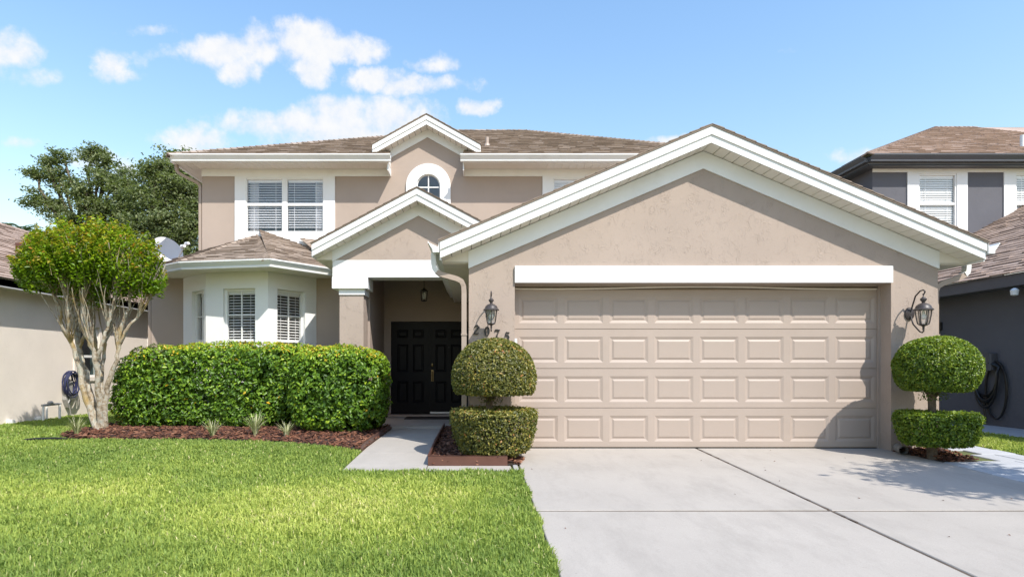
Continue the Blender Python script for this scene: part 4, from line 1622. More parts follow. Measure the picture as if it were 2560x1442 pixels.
def hedge(name, label, blocks, n, size, mat, group, stems, stem_mat='twig', seed=0, gaps=()):
    t = thing(name, label, 'hedge', (blocks[0][0][0], blocks[0][0][1], 0), group)
    P, N = [], []
    tot = sum(b[1][0] * b[1][2] for b in blocks)
    core = MB()
    for i, (c, h, p) in enumerate(blocks):
        k = int(n * b_area(h) / sum(b_area(b[1]) for b in blocks))
        pos, nr = area_points(k, c, h, p, seed + i)
        depth = np.abs(rng.normal(0, .035, len(pos))) - .01
        depth += .085 * (vnoise(pos[:, 0] * 1.0 + pos[:, 1], pos[:, 2], .16, seed + 5) - .5)
        pos = pos - nr * depth[:, None]
        P.append(pos)
        N.append(nr)
    P, N = np.concatenate(P), np.concatenate(N)
    keep = np.ones(len(P), bool)
    for (gx_, gy_, gz_, rx, rz) in gaps:
        keep &= rng.random(len(P)) > .9 * np.exp(-(((P[:, 0] - gx_) / rx) ** 2 + ((P[:, 2] - gz_) / rz) ** 2))
    hole = vnoise(P[:, 0] * 1.1 + P[:, 1] * .7, P[:, 2] * 1.2, .13, seed + 9)
    keep &= (hole > .22) | (N[:, 2] > .5)
    P, N = P[keep], N[keep]
    # leaves turn paler and smaller where the block faces up
    up_face = np.clip(N[:, 2], 0, 1)
    rnd = np.clip(rng.normal(.36, .2, len(P)) + .48 * up_face + .25 * (vnoise(P[:, 0] + P[:, 1], P[:, 2], .25, 8) - .5), 0, .975)
    yl = rng.random(len(P)) < .003
    rnd[yl] = 1
    sz = size * rng.uniform(.7, 1.25, len(P)) * (1 - .28 * up_face)
    up = N * .75 + np.array([0, -.12, .42])
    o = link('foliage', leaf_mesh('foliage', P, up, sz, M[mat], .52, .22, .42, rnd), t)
    # inner foliage so that no daylight passes
    P2, N2 = [], []
    for i, (c, h, p) in enumerate(blocks):
        pos, nr = area_points(int(n * .45 / len(blocks)), c, [q * .84 for q in h], p, seed + 60 + i)
        P2.append(pos + rng.normal(0, .03, pos.shape))
        N2.append(nr)
    P2, N2 = np.concatenate(P2), np.concatenate(N2)
    keep = np.ones(len(P2), bool)
    for (gx_, gy_, gz_, rx, rz) in gaps:
        keep &= rng.random(len(P2)) > .8 * np.exp(-(((P2[:, 0] - gx_) / rx) ** 2 + ((P2[:, 2] - gz_) / rz) ** 2))
    P2, N2 = P2[keep], N2[keep]
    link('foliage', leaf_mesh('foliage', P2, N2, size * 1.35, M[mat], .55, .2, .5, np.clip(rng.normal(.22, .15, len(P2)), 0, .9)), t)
    mb = MB()
    r = random.Random(seed)
    for (sx, sy) in stems:
        top = r.uniform(.8, 1.1)
        for q in range(3):
            mb.tube([(sx, sy, -.02), (sx + r.uniform(-.08, .08), sy + r.uniform(-.06, .06), .35), (sx + r.uniform(-.3, .3), sy + r.uniform(-.2, .2), top)], [.018, .014, .006], 6)
    mb.build('stem', M[stem_mat], t, True)
    return t


def b_area(h):
    return h[0] * h[1] + h[1] * h[2] + h[0] * h[2]


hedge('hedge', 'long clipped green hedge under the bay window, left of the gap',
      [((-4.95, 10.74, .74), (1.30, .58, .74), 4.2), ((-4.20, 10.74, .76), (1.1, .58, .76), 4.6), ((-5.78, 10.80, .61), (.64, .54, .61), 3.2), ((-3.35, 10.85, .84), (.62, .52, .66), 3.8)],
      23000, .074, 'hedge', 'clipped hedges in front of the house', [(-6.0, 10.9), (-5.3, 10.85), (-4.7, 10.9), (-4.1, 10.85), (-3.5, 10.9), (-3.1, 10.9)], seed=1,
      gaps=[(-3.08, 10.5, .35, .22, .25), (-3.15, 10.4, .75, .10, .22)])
hedge('hedge', 'rounded clipped green hedge beside the walkway and porch column',
      [((-2.22, 9.90, .72), (.78, .54, .70), 3.6), ((-2.42, 9.98, .78), (.62, .52, .66), 3.8)],
      13000, .074, 'hedge', 'clipped hedges in front of the house', [(-2.5, 10.05), (-2.1, 10.0), (-1.8, 10.1)], seed=3)


# ------------------------------------------------------------------ topiaries
def rev_points(n, prof, seed):
    """area-even points on a surface of revolution; prof = [(r, z)]"""
    r = np.random.default_rng(seed)
    prof = np.array(prof)
    seg = np.diff(prof, axis=0)
    ar = np.hypot(seg[:, 0], seg[:, 1]) * (prof[:-1, 0] + prof[1:, 0])
    k = r.choice(len(seg), n, p=ar / ar.sum())
    t = r.random(n)
    rr_ = prof[k, 0] + seg[k, 0] * t
    zz = prof[k, 1] + seg[k, 1] * t
    a = r.uniform(0, 2 * math.pi, n)
    nr = np.stack([seg[k, 1], -seg[k, 0]], 1)
    nr = nr / np.linalg.norm(nr, axis=1, keepdims=True)
    pos = np.stack([rr_ * np.cos(a), rr_ * np.sin(a), zz], 1)
    nn = np.stack([nr[:, 0] * np.cos(a), nr[:, 0] * np.sin(a), nr[:, 1]], 1)
    return pos, nn


def topiary(label, c, dome, skirt, mat, seed, n1=15000, n2=11500, size=.036):
    t = thing('topiary_shrub', label, 'topiary', (c[0], c[1], 0), 'two tiered topiary shrubs by the garage')
    for nm, prof, n in (('crown', dome, n1), ('skirt', skirt, n2)):
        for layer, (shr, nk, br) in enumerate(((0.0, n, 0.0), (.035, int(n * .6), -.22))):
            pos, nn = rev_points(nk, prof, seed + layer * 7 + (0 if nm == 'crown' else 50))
            zrel = (pos[:, 2] - pos[:, 2].min()) / np.ptp(pos[:, 2])
            an = np.arctan2(pos[:, 1], pos[:, 0])
            lump = vnoise(an * .6 + 5, pos[:, 2], .12, seed) - .5
            dep = np.abs(rng.normal(0, .012, nk)) + shr - .02 * lump
            if nm == 'skirt':
                dep -= .02 * (rng.random(nk) < .04)
            pos = pos - nn * dep[:, None] + np.array(c)
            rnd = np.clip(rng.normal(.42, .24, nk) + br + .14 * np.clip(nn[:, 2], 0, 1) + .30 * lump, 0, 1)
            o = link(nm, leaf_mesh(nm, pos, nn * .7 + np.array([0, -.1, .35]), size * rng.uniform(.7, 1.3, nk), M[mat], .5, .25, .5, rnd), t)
            if layer:
                o.name = 'inner_foliage'
    mb = MB()
    r = random.Random(seed)
    z0 = dome[-1][1] if dome[-1][1] < dome[0][1] else dome[0][1]
    zb = c[2] + min(p[1] for p in dome) + .05
    mb.tube([(c[0] - .05, c[1], -.03), (c[0] - .06, c[1], .3), (c[0] - .055, c[1], .62), (c[0] - .06, c[1], zb - .05), (c[0] - .05, c[1], zb + .15)], [.06, .05, .043, .045, .04], 10)
    for q in range(9):
        a = q * .7 + r.random()
        zs = zb - r.uniform(.06, .16)
        mb.tube([(c[0] - .055, c[1], zs), (c[0] - .05 + .10 * math.cos(a), c[1] + .10 * math.sin(a), zb - .02), (c[0] + .22 * math.cos(a), c[1] + .22 * math.sin(a), zb + .12)], [.02, .015, .008], 6)
    mb.build('trunk', M['dark_bark'], t, True)
    # a few sprigs hanging under the crown
    k = 220
    a = rng.uniform(0, 2 * math.pi, k)
    rr_ = rng.uniform(.05, .16, k)
    pos = np.stack([c[0] - .04 + rr_ * np.cos(a), c[1] + rr_ * np.sin(a), zb - rng.uniform(0, .16, k)], 1)
    link('sprig', leaf_mesh('sprig', pos, np.stack([np.cos(a), np.sin(a), a * 0], 1), .03, M[mat], .5, rnd=rng.uniform(0, .4, k)), t)
    return t


def dome_prof(rx, z0, z1, zeq, lip=.06):
    pts = []
    for i in range(14):
        a = math.pi / 2 * (1 - i / 13)
        pts.append((rx * math.cos(a) ** .9 if i else .001, zeq + (z1 - zeq) * math.sin(a)))
    for i in range(1, 6):
        a = math.pi / 2 * i / 5
        pts.append((rx - lip * (1 - math.cos(a)) * 1.2, zeq - (zeq - z0) * math.sin(a)))
    pts.append((.14, z0 + .02))
    return [(r_, z) for r_, z in pts][::-1]


def skirt_prof(rt, rb, z0, z1):
    pts = [(.10, z0 + .03), (rb * .86, z0), (rb, z0 + .05), (rb + (rt - rb) * .55, z0 + (z1 - z0) * .4), (rt, z1 - .10), (rt - .005, z1 - .035), (rt - .05, z1), (.06, z1 - .01)]
    return pts


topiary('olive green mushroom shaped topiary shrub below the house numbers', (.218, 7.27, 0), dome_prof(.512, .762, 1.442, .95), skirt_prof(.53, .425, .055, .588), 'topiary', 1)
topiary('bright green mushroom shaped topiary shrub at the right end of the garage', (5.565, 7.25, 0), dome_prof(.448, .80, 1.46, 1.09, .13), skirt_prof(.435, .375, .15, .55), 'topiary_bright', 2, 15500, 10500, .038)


# ------------------------------------------------------------------ striped grasses at the bed's edge
def liriope(label, x, y, h, n, seed):
    r = np.random.default_rng(seed)
    az = r.uniform(0, 2 * math.pi, n)
    sp = r.uniform(.25, 1.05, n)
    L = h * r.uniform(.75, 1.25, n)
    z0 = gz(x, y) + .03
    seg = 4
    V = np.empty((n, (seg + 1) * 2, 3))
    d = np.stack([np.cos(az), np.sin(az), np.zeros(n)], 1)
    s = np.stack([-np.sin(az), np.cos(az), np.zeros(n)], 1)
    p = np.array([x, y, z0]) + d * r.uniform(0, .03, n)[:, None]
    for k in range(seg + 1):
        t = k / seg
        ang = sp * (.35 + 1.35 * t)
        w = .006 * (1 - t) ** .6 + .0008
        V[:, 2 * k] = p - s * w
        V[:, 2 * k + 1] = p + s * w
        p = p + (d * np.sin(ang)[:, None] + np.array([0, 0, 1.0]) * np.cos(ang)[:, None]) * (L / seg)[:, None]
    b = (np.arange(n) * (seg + 1) * 2)[:, None]
    tr = np.concatenate([np.concatenate([b + [2 * k, 2 * k + 1, 2 * k + 3], b + [2 * k, 2 * k + 3, 2 * k + 2]], 1) for k in range(seg)], 1).reshape(-1, 3)
    me = numpy_mesh('liriope_plant', V.reshape(-1, 3), tr, M['liriope'], r.random(n), (seg + 1) * 2)
    o = link('liriope_plant', me)
    return tag(o, label, 'plant', 'striped grassy plants along the mulch bed')


liriope('pale striped grassy plant left of the crape myrtle trunk', -6.2, 9.32, .27, 70, 1)
liriope('pale striped grassy plant, left of the three below the hedge', -3.96, 9.02, .27, 70, 2)
liriope('tall pale striped grassy plant, middle of the three below the hedge', -3.38, 9.2, .34, 95, 3)
liriope('small pale striped grassy plant near the gap between the hedges', -2.86, 9.05, .23, 60, 4)


# ------------------------------------------------------------------ crape myrtle
CM = thing('crape_myrtle_tree', 'small multi stemmed crape myrtle with reddish shoot tips in front of the hedge', 'tree', (-6.27, 10, 0), None)
q = lambda x, y, dy=0.0: ((x - 1190) / 1500 * (10 + dy), 10 + dy, 1.1 + (915 - y) / 1500 * (10 + dy))
STEMS = [
    ([(248, 1085, 0), (215, 1000, -.05), (198, 920, -.1), (180, 860, -.15), (152, 812, -.2), (150, 770, -.22), (128, 725, -.3)], .05, .016),
    ([(250, 1085, 0), (232, 1010, .05), (215, 930, .1), (198, 868, .15), (190, 820, .2), (178, 770, .25), (160, 715, .35)], .056, .016),
    ([(254, 1085, 0), (247, 1000, -.1), (240, 900, -.25), (224, 850, -.35), (206, 795, -.4), (200, 720, -.45)], .055, .016),
    ([(257, 1085, 0), (252, 990, .12), (248, 900, .3), (236, 840, .4), (232, 780, .5), (222, 715, .55)], .05, .014),
    ([(260, 1085, 0), (262, 1010, -.05), (270, 955, -.1), (292, 900, -.12), (297, 860, -.12), (308, 800, -.15), (322, 770, -.15), (330, 715, -.2)], .048, .017),
    ([(297, 860, -.12), (318, 820, -.1), (342, 795, -.05), (352, 765, 0), (370, 725, .05)], .028, .012),
    ([(240, 900, -.25), (255, 862, -.3), (268, 820, -.3), (280, 770, -.35), (292, 725, -.4)], .034, .012),
    ([(248, 1000, .12), (256, 930, .3), (262, 860, .45), (270, 800, .55), (262, 720, .6)], .038, .013),
    ([(198, 868, .15), (212, 830, .0), (220, 780, -.05), (232, 720, -.1)], .03, .012),
    ([(190, 820, .2), (196, 780, .3), (190, 740, .4), (182, 710, .45)], .028, .012),
    ([(180, 860, -.15), (168, 830, -.3), (172, 790, -.4), (160, 730, -.5)], .028, .011),
]
trunk = MB()
ends = []
rr = random.Random(4)
for pts, r0, r1 in STEMS:
    P = [Vector(q(*p)) for p in pts]
    # subdivide and make it knobbly
    Q = []
    for a_, b_ in zip(P, P[1:]):
        for k in range(4):
            v_ = a_.lerp(b_, k / 4)
            Q.append(v_ + Vector((rr.uniform(-.014, .014), rr.uniform(-.014, .014), 0)))
    Q.append(P[-1])
    n = len(Q)
    rad = [(r0 + (r1 - r0) * i / (n - 1)) * rr.uniform(.86, 1.16) for i in range(n)]
    trunk.tube([tuple(v_) for v_ in Q], rad, 9)
    ends.append((Q[-1], (Q[-1] - Q[-4]).normalized(), r1))
    for kn in (n // 2, n - 3):
        ends.append((Q[kn], (Q[kn] - Q[kn - 2]).normalized() + Vector((rr.uniform(-.6, .6), rr.uniform(-.6, .6), .2)), r1 * .8))
trunk.lathe([(.12, -.05), (.10, .03), (.075, .10), (.06, .2)], (-6.25, 10.0, 0), 12)
trunk.build('trunk', M['bark'], CM, True)
br = MB()
LP, LT, LN, LTIP = [], [], [], []
CC = np.array([-6.42, 10.0, 2.85])


def crown_in(p):
    d = (np.array(p) - CC) / np.array([1.16, .9, .80])
    return (d ** 2).sum()


def crown_top(x, y):
    """height of the clipped, domed outline at a plan position"""
    dx_, dy_ = (x + 6.42) / 1.20, (y - 10) / .92
    s = max(0.0, 1 - dx_ * dx_ - dy_ * dy_)
    return 2.62 + .80 * s ** .45 + .06 * math.sin(7 * x) + .05 * math.sin(5 * y + 1) + .05 * math.sin(13 * x + 4 * y)


shoot_bases = []
for e, d, r1 in ends:
    for k in range(8):
        a = rr.uniform(0, 2 * math.pi)
        out = Vector((math.cos(a) * rr.uniform(.15, .75), math.sin(a) * rr.uniform(.15, .75), 1)).normalized()
        out = (out + d * .5 + Vector(((e.x + 6.42) * .35, (e.y - 10) * .35, 0))).normalized()
        shoot_bases.append((e, out, r1))
for e, out, r1 in shoot_bases:
    p = e.copy()
    path = [p.copy()]
    L = rr.uniform(.6, 1.15)
    steps = 7
    dd = out.copy()
    for k in range(steps):
        dd = (dd + Vector((rr.uniform(-.16, .16), rr.uniform(-.16, .16), .10))).normalized()
        p = p + dd * (L / steps)
        if crown_top(p.x, p.y) < p.z and k > 1:
            break
        path.append(p.copy())
    if len(path) < 3:
        continue
    br.tube([tuple(v_) for v_ in path], [r1 * .55 * (1 - .8 * i / len(path)) + .003 for i in range(len(path))], 5)
# foliage: leafy shoots everywhere inside the clipped outline
NS = 1900
cnt = 0
while cnt < NS:
    x = -6.42 + rr.uniform(-1.20, 1.20)
    y = 10 + rr.uniform(-.92, .92)
    top = crown_top(x, y)
    ed = ((x + 6.42) / 1.20) ** 2 + ((y - 10) / .92) ** 2
    if ed > 1:
        continue
    lo = 2.42 + .26 * ed ** .8 - .10 * (1 if x > -5.7 else 0)
    u_ = rr.random()
    zt = top + rr.uniform(-.07, .07) + (.14 if rr.random() < .12 else 0) - (0 if u_ < .5 else rr.uniform(.1, max(.12, top - lo)))
    if zt < lo:
        zt = lo + rr.random() * .2
    L = rr.uniform(.22, .46)
    dirv = Vector(((x + 6.42) * .55 + rr.uniform(-.3, .3), (y - 10) * .55 + rr.uniform(-.3, .3), 1)).normalized()
    tip_p = Vector((x, y, zt))
    n = int(L / .019)
    is_top = zt > top - .12
    for k in range(n):
        t = k / n
        c_ = tip_p - dirv * (L * (1 - t))
        a = k * 2.4
        sd = Vector((math.cos(a), math.sin(a), .25))
        wv = .012 + .03 * (1 - t)
        LP.append(c_ + sd * wv)
        LT.append(sd + dirv * .5)
        LN.append(Vector((0, 0, 1)) + sd * .25)
        LTIP.append(max(0, (t - .6) / .4) * rr.uniform(.3, 1.0) if is_top and cnt % 2 < 1 else max(0, (t - .85) / .15) * .3)
    cnt += 1
    if is_top and rr.random() < .4:
        br.tube([tuple(tip_p - dirv * L), tuple(tip_p - dirv * .05)], [.005, .002], 4)
# the small low spray to the right
for k in range(36):
    b0 = Vector(q(360 + rr.uniform(-25, 20), 715 + rr.uniform(-12, 18), rr.uniform(-.2, .2)))
    dirv = Vector((1, rr.uniform(-.4, .4), rr.uniform(-.1, .35))).normalized()
    L = rr.uniform(.15, .36)
    for j in range(int(L / .014)):
        t = j / (L / .014)
        a = j * 2.4
        sd = Vector((rr.uniform(-.2, .2), math.cos(a), math.sin(a) * .6 + .2))
        LP.append(b0 + dirv * L * t + sd * .025)
        LT.append(sd + dirv)
        LN.append(Vector((0, 0, 1)))
        LTIP.append(0)
br.build('branch', M['bark'], CM, True)
LP = np.array([tuple(v_) for v_ in LP])
LT = np.array([tuple(v_) for v_ in LT])
LN = np.array([tuple(v_) for v_ in LN])
tipv = np.array(LTIP)
hrel = np.clip((LP[:, 2] - 2.35) / 1.1, 0, 1)
me = leaf_mesh('crown', LP, LN, rng.uniform(.05, .085, len(LP)), M['myrtle'], .52, .2, .55, np.clip(rng.normal(.35, .2, len(LP)) + .35 * (hrel - .4), 0, 1), LT, tipv)
link('crown', me, CM)


# ------------------------------------------------------------------ background trees
def big_tree(name, label, base, boughs, leaf, n_leaf, clump_r, mat, seed, group, cat='tree', bark='dark_bark', trunk_r=.25):
    """boughs: list of clump centres (x, y, z, r)"""
    t = thing(name, label, cat, (base[0], base[1], 0), group)
    r = random.Random(seed)
    rg = np.random.default_rng(seed)
    mb = MB()
    B0 = Vector(base)
    zc = min(c[2] for c in boughs) * .75
    fork = Vector((base[0] + r.uniform(-.3, .3), base[1], max(1.5, zc)))
    mb.tube([tuple(B0), tuple(B0.lerp(fork, .5) + Vector((r.uniform(-.1, .1), 0, 0))), tuple(fork)], [trunk_r * 1.3, trunk_r, trunk_r * .85], 10)
    P, N, RN = [], [], []
    tot = sum(c[3] ** 2 for c in boughs)
    for (x, y, z, cr) in boughs:
        c = Vector((x, y, z))
        m1 = fork.lerp(c, .4) + Vector((r.uniform(-.5, .5), r.uniform(-.5, .5), r.uniform(.1, .7)))
        m2 = fork.lerp(c, .75) + Vector((r.uniform(-.4, .4), r.uniform(-.4, .4), r.uniform(0, .5)))
        mb.tube([tuple(fork), tuple(m1), tuple(m2), tuple(c)], [trunk_r * .5, trunk_r * .32, trunk_r * .2, trunk_r * .1], 6)
        nl = int(n_leaf * cr * cr / tot)
        nsub = max(4, int(nl / 45))
        for s_ in range(nsub):
            dvec = unit(rg.normal(0, 1, (1, 3)))[0] * cr * rg.random() ** .4 * np.array([1, 1, .72])
            sc = np.array([x, y, z]) + dvec
            if s_ % 3 == 0:
                mb.tube([tuple(c.lerp(Vector(sc), .1)), tuple(c.lerp(Vector(sc), .6) + Vector((0, 0, .06))), tuple(sc)], [trunk_r * .09, .018, .008], 4)
            k = nl // nsub
            pp = sc + rg.normal(0, 1, (k, 3)) * np.array([1, 1, .5]) * clump_r
            P.append(pp)
            N.append(np.tile([0, 0, 1.0], (k, 1)) + dvec / (cr + 1e-6) * .5)
            RN.append(np.clip(rg.normal(.42 + .25 * (rg.random() - .5), .2, k), 0, 1))
    P, N, RN = np.concatenate(P), np.concatenate(N), np.concatenate(RN)
    mb.build('trunk', M[bark], t, True)
    me = leaf_mesh('crown', P, N, leaf * rng.uniform(.7, 1.3, len(P)), M[mat], .5, .2, .7, RN)
    link('crown', me, t)
    return t


def bough(px, py, Y, rp):
    return ((px - 1190) / 1500 * Y, Y, 1.1 + (915 - py) / 1500 * Y, rp / 1500 * Y)


Y1 = 27.0
bl = [bough(*b) for b in [(440, 400, 27, 45), (400, 420, 26, 40), (375, 440, 27.5, 38), (460, 440, 27, 50), (425, 470, 26, 55), (370, 500, 26, 52), (480, 500, 26.5, 55), (420, 540, 25.6, 62),
                          (350, 570, 26, 55), (480, 580, 26, 60), (410, 615, 25.6, 62), (330, 630, 26, 50), (490, 650, 26, 55), (440, 690, 26, 60), (360, 690, 26, 55), (520, 480, 28, 50), (540, 560, 28, 55), (480, 396, 27.5, 30)]]
big_tree('oak_tree', 'dense dark green oak rising behind the left side of the house', (-13.8, 26.8, 0), bl, .15, 36000, .22, 'oak', 11, 'trees behind the houses', trunk_r=.34)
bl = [bough(*b) for b in [(115, 405, 29, 26), (160, 395, 29, 24), (140, 440, 29, 34), (95, 435, 29, 28), (95, 495, 28.6, 34), (130, 520, 28.4, 36), (180, 470, 28.8, 34), (235, 390, 28.6, 30), (262, 400, 28.6, 28), (255, 440, 28.4, 38),
                          (280, 460, 28, 36), (215, 480, 28, 34), (240, 530, 28, 45), (290, 520, 28, 42), (180, 560, 28, 40), (270, 590, 28, 48), (215, 620, 28, 45), (320, 560, 28, 40), (236, 372, 28.6, 16), (305, 480, 27.6, 36), (325, 520, 27.4, 40), (310, 430, 27.8, 18), (345, 470, 27, 34)]]
big_tree('oak_tree', 'looser oak with open airy boughs behind the neighbouring roof', (-18.0, 28.6, 0), bl, .15, 23000, .19, 'oak', 12, 'trees behind the houses', trunk_r=.3)
bl = [bough(*b) for b in [(595, 392, 33, 16), (640, 388, 33, 14), (615, 410, 33, 30)]]
big_tree('oak_tree', 'tree top just showing above the left end of the main roof', (-12.6, 33, 0), bl, .17, 1500, .16, 'oak', 13, 'trees behind the houses', trunk_r=.2)
# the tree on the verge, outside the picture on the right, that shades the drive
bl = [(6.5, 3.75, 3.75, .6), (7.1, 3.5, 3.95, .65), (7.6, 3.0, 4.0, .7), (6.9, 3.0, 4.2, .55), (8.2, 2.7, 3.8, .7), (7.3, 4.1, 3.7, .5)]
big_tree('verge_tree', 'small leafy tree standing right of the driveway', (7.6, 3.2, -.2), bl, .12, 5200, .18, 'oak', 15, None, trunk_r=.09)

# palm top over the left roof
PT = thing('palm_tree', 'small palm crown above the left neighbour roof', 'palm', (-27.6, 36, 0))
pc = Vector(((48 - 1190) / 1500 * 36, 36, 1.1 + (915 - 578) / 1500 * 36))
mb = MB()
mb.tube([(pc.x, 36, 0), (pc.x + .1, 36, 4), tuple(pc)], [.2, .15, .13], 8)
mb.build('trunk', M['dark_bark'], PT, True)
for k in range(22):
    a = k * 2.39996
    el = .9 - 1.3 * (k / 22)
    P, N, A = [], [], []
    L = 1.35
    for i in range(26):
        t = i / 25
        ang = el - 1.5 * t * t
        hx = L * t * math.cos(el - .5 * t)
        hz = L * (t * math.sin(el) - .55 * t * t)
        c_ = np.array([pc.x + hx * math.cos(a), pc.y + hx * math.sin(a), pc.z + hz])
        for s_ in (-1, 1):
            sd = np.array([-math.sin(a), math.cos(a), -.35 * s_ * s_]) * s_
            sd[2] = -.3
            P.append(c_ + sd * .16)
            N.append([0, 0, 1.0])
            A.append(sd * 3 + np.array([math.cos(a), math.sin(a), 0]) * .8)
    me = leaf_mesh('frond', np.array(P), np.array(N), .40, M['palm'], .10, .2, .2, along=np.array(A))
    link('frond', me, PT)

# ------------------------------------------------------------------ wall lanterns
def lantern(label, x, y, z, wall_y, s=1.0, mount=True, group='bronze wall lanterns beside the garage door'):
    """lantern hanging at (x, y); z = height of the cap rim; its plate sits on the wall behind"""
    t = thing('wall_lantern', label, 'lantern', (x, wall_y, z), group)
    c = (x, y, z)
    MB().lathe([(.004, .17 * s), (.008, .15 * s), (.022 * s, .135 * s), (.034 * s, .122 * s), (.034 * s, .114 * s), (.014 * s, .082 * s), (.02 * s, .076 * s)], c, 16).build('finial', M['bronze'], t, True)
    MB().lathe([(.012 * s, .078 * s), (.045 * s, .066 * s), (.072 * s, .044 * s), (.083 * s, .018 * s), (.086 * s, .012 * s), (.102 * s, .0), (.102 * s, -.010 * s), (.07 * s, -.012 * s)], c, 20).build('cap', M['bronze'], t, True)
    n = 6
    gp = [(.078 * s, -.012 * s), (.07 * s, -.08 * s), (.058 * s, -.15 * s), (.05 * s, -.175 * s)]
    MB().lathe(gp, c, n, cap=False).build('glass', M['lamp_glass'], t)
    for k in range(n):
        a = 2 * math.pi * (k + .5) / n
        MB().tube([(x + r_ * 1.02 * math.cos(a), y + r_ * 1.02 * math.sin(a), z + zz) for r_, zz in gp], .0065 * s, 5).build('rib', M['bronze'], t)
    MB().lathe([(.05 * s, -.170 * s), (.052 * s, -.178 * s), (.03 * s, -.19 * s), (.012 * s, -.20 * s), (.010 * s, -.24 * s), (.004, -.25 * s)], c, 14).build('base', M['bronze'], t, True)
    MB().lathe([(.012 * s, -.02 * s), (.016 * s, -.05 * s), (.028 * s, -.075 * s), (.026 * s, -.098 * s), (.012 * s, -.115 * s), (.002, -.118 * s)], c, 12).build('bulb', M['bulb'], t, True)
    # scroll arm from the plate up and over, and a lower scroll
    d = wall_y - y
    A = [(x, wall_y - .03, z - .005), (x, wall_y - .06, z + .06 * s), (x, wall_y - d * .45, z + .17 * s), (x, y + .05 * s, z + .222 * s), (x, y, z + .228 * s),
         (x, y - .025 * s, z + .205 * s), (x, y - .012 * s, z + .182 * s), (x, y + .004 * s, z + .178 * s), (x, y, z + .165 * s)]
    MB().tube(A, .0085 * s, 8).build('arm', M['bronze'], t, True)
    A = [(x, wall_y - .03, z - .06 * s), (x, wall_y - .07, z - .16 * s), (x, y + .06 * s, z - .255 * s), (x, y + .02 * s, z - .27 * s), (x, y - .006 * s, z - .25 * s), (x, y, z - .225 * s)]
    MB().tube(A, .008 * s, 8).build('scroll', M['bronze'], t, True)
    mb = MB()
    prof = [(.002, -.03), (.03 * s, -.028), (.055 * s, -.018), (.058 * s, 0)]
    vs, fs = [], []
    n = 20
    for r_, dd in prof:
        for k in range(n):
            a = 2 * math.pi * k / n
            vs.append((x + r_ * math.cos(a), wall_y + dd, z - .03 * s + 1.35 * r_ * math.sin(a)))
    for i in range(len(prof) - 1):
        for k in range(n):
            fs.append((i * n + k, i * n + (k + 1) % n, (i + 1) * n + (k + 1) % n, (i + 1) * n + k))
    mb.add(vs, fs)
    mb.build('wall_plate', M['bronze'], t, True)
    return t


lantern('dark bronze wall lantern above the house numbers', .192, 7.57, 1.812, GY)
lantern('dark bronze wall lantern on the pier right of the garage door', 5.645, 7.57, 1.815, GY, 1.08)

# porch pendant
PL = thing('porch_pendant', 'black glass pendant lantern hanging in the dark porch', 'lantern', (-.995, 11.5, 2.945))
c = (-.995, 11.5, 2.46)
MB().tube([(c[0], c[1], 2.945), (c[0], c[1], 2.60)], .006, 6).build('chain', M['black_iron'], PL)
MB().lathe([(.045, 0), (.045, -.02)], (c[0], c[1], 2.945), 12).build('ceiling_rose', M['black_iron'], PL)
MB().lathe([(.01, .14), (.02, .12), (.075, .085), (.08, .075)], c, 12).build('cap', M['black_iron'], PL, True)
MB().lathe([(.068, .075), (.055, -.10)], c, 6, cap=False).build('glass', M['lamp_glass'], PL)
for k in range(6):
    a = 2 * math.pi * (k + .5) / 6
    MB().tube([(c[0] + .07 * math.cos(a), c[1] + .07 * math.sin(a), c[2] + .075), (c[0] + .056 * math.cos(a), c[1] + .056 * math.sin(a), c[2] - .10)], .005, 5).build('rib', M['black_iron'], PL)
MB().lathe([(.058, -.10), (.05, -.115), (.01, -.125)], c, 12).build('base', M['black_iron'], PL, True)
MB().lathe([(.018, .05), (.03, .02), (.03, -.05), (.018, -.075)], c, 12).build('bulb', M['bulb'], PL, True)


# ------------------------------------------------------------------ house numbers 2 0 7 5
def ribbon(mb, pts, wid, y0, y1):
    P = [Vector((p[0], p[1])) for p in pts]
    L, Rr = [], []
    for i, p in enumerate(P):
        d = (P[min(i + 1, len(P) - 1)] - P[max(i - 1, 0)]).normalized()
        n = Vector((-d.y, d.x)) * wid[i] / 2
        L.append(p + n)
        Rr.append(p - n)
    for i in range(len(P) - 1):
        mb.xz([(L[i].x, L[i].y), (L[i + 1].x, L[i + 1].y), (Rr[i + 1].x, Rr[i + 1].y), (Rr[i].x, Rr[i].y)], y0, y1)


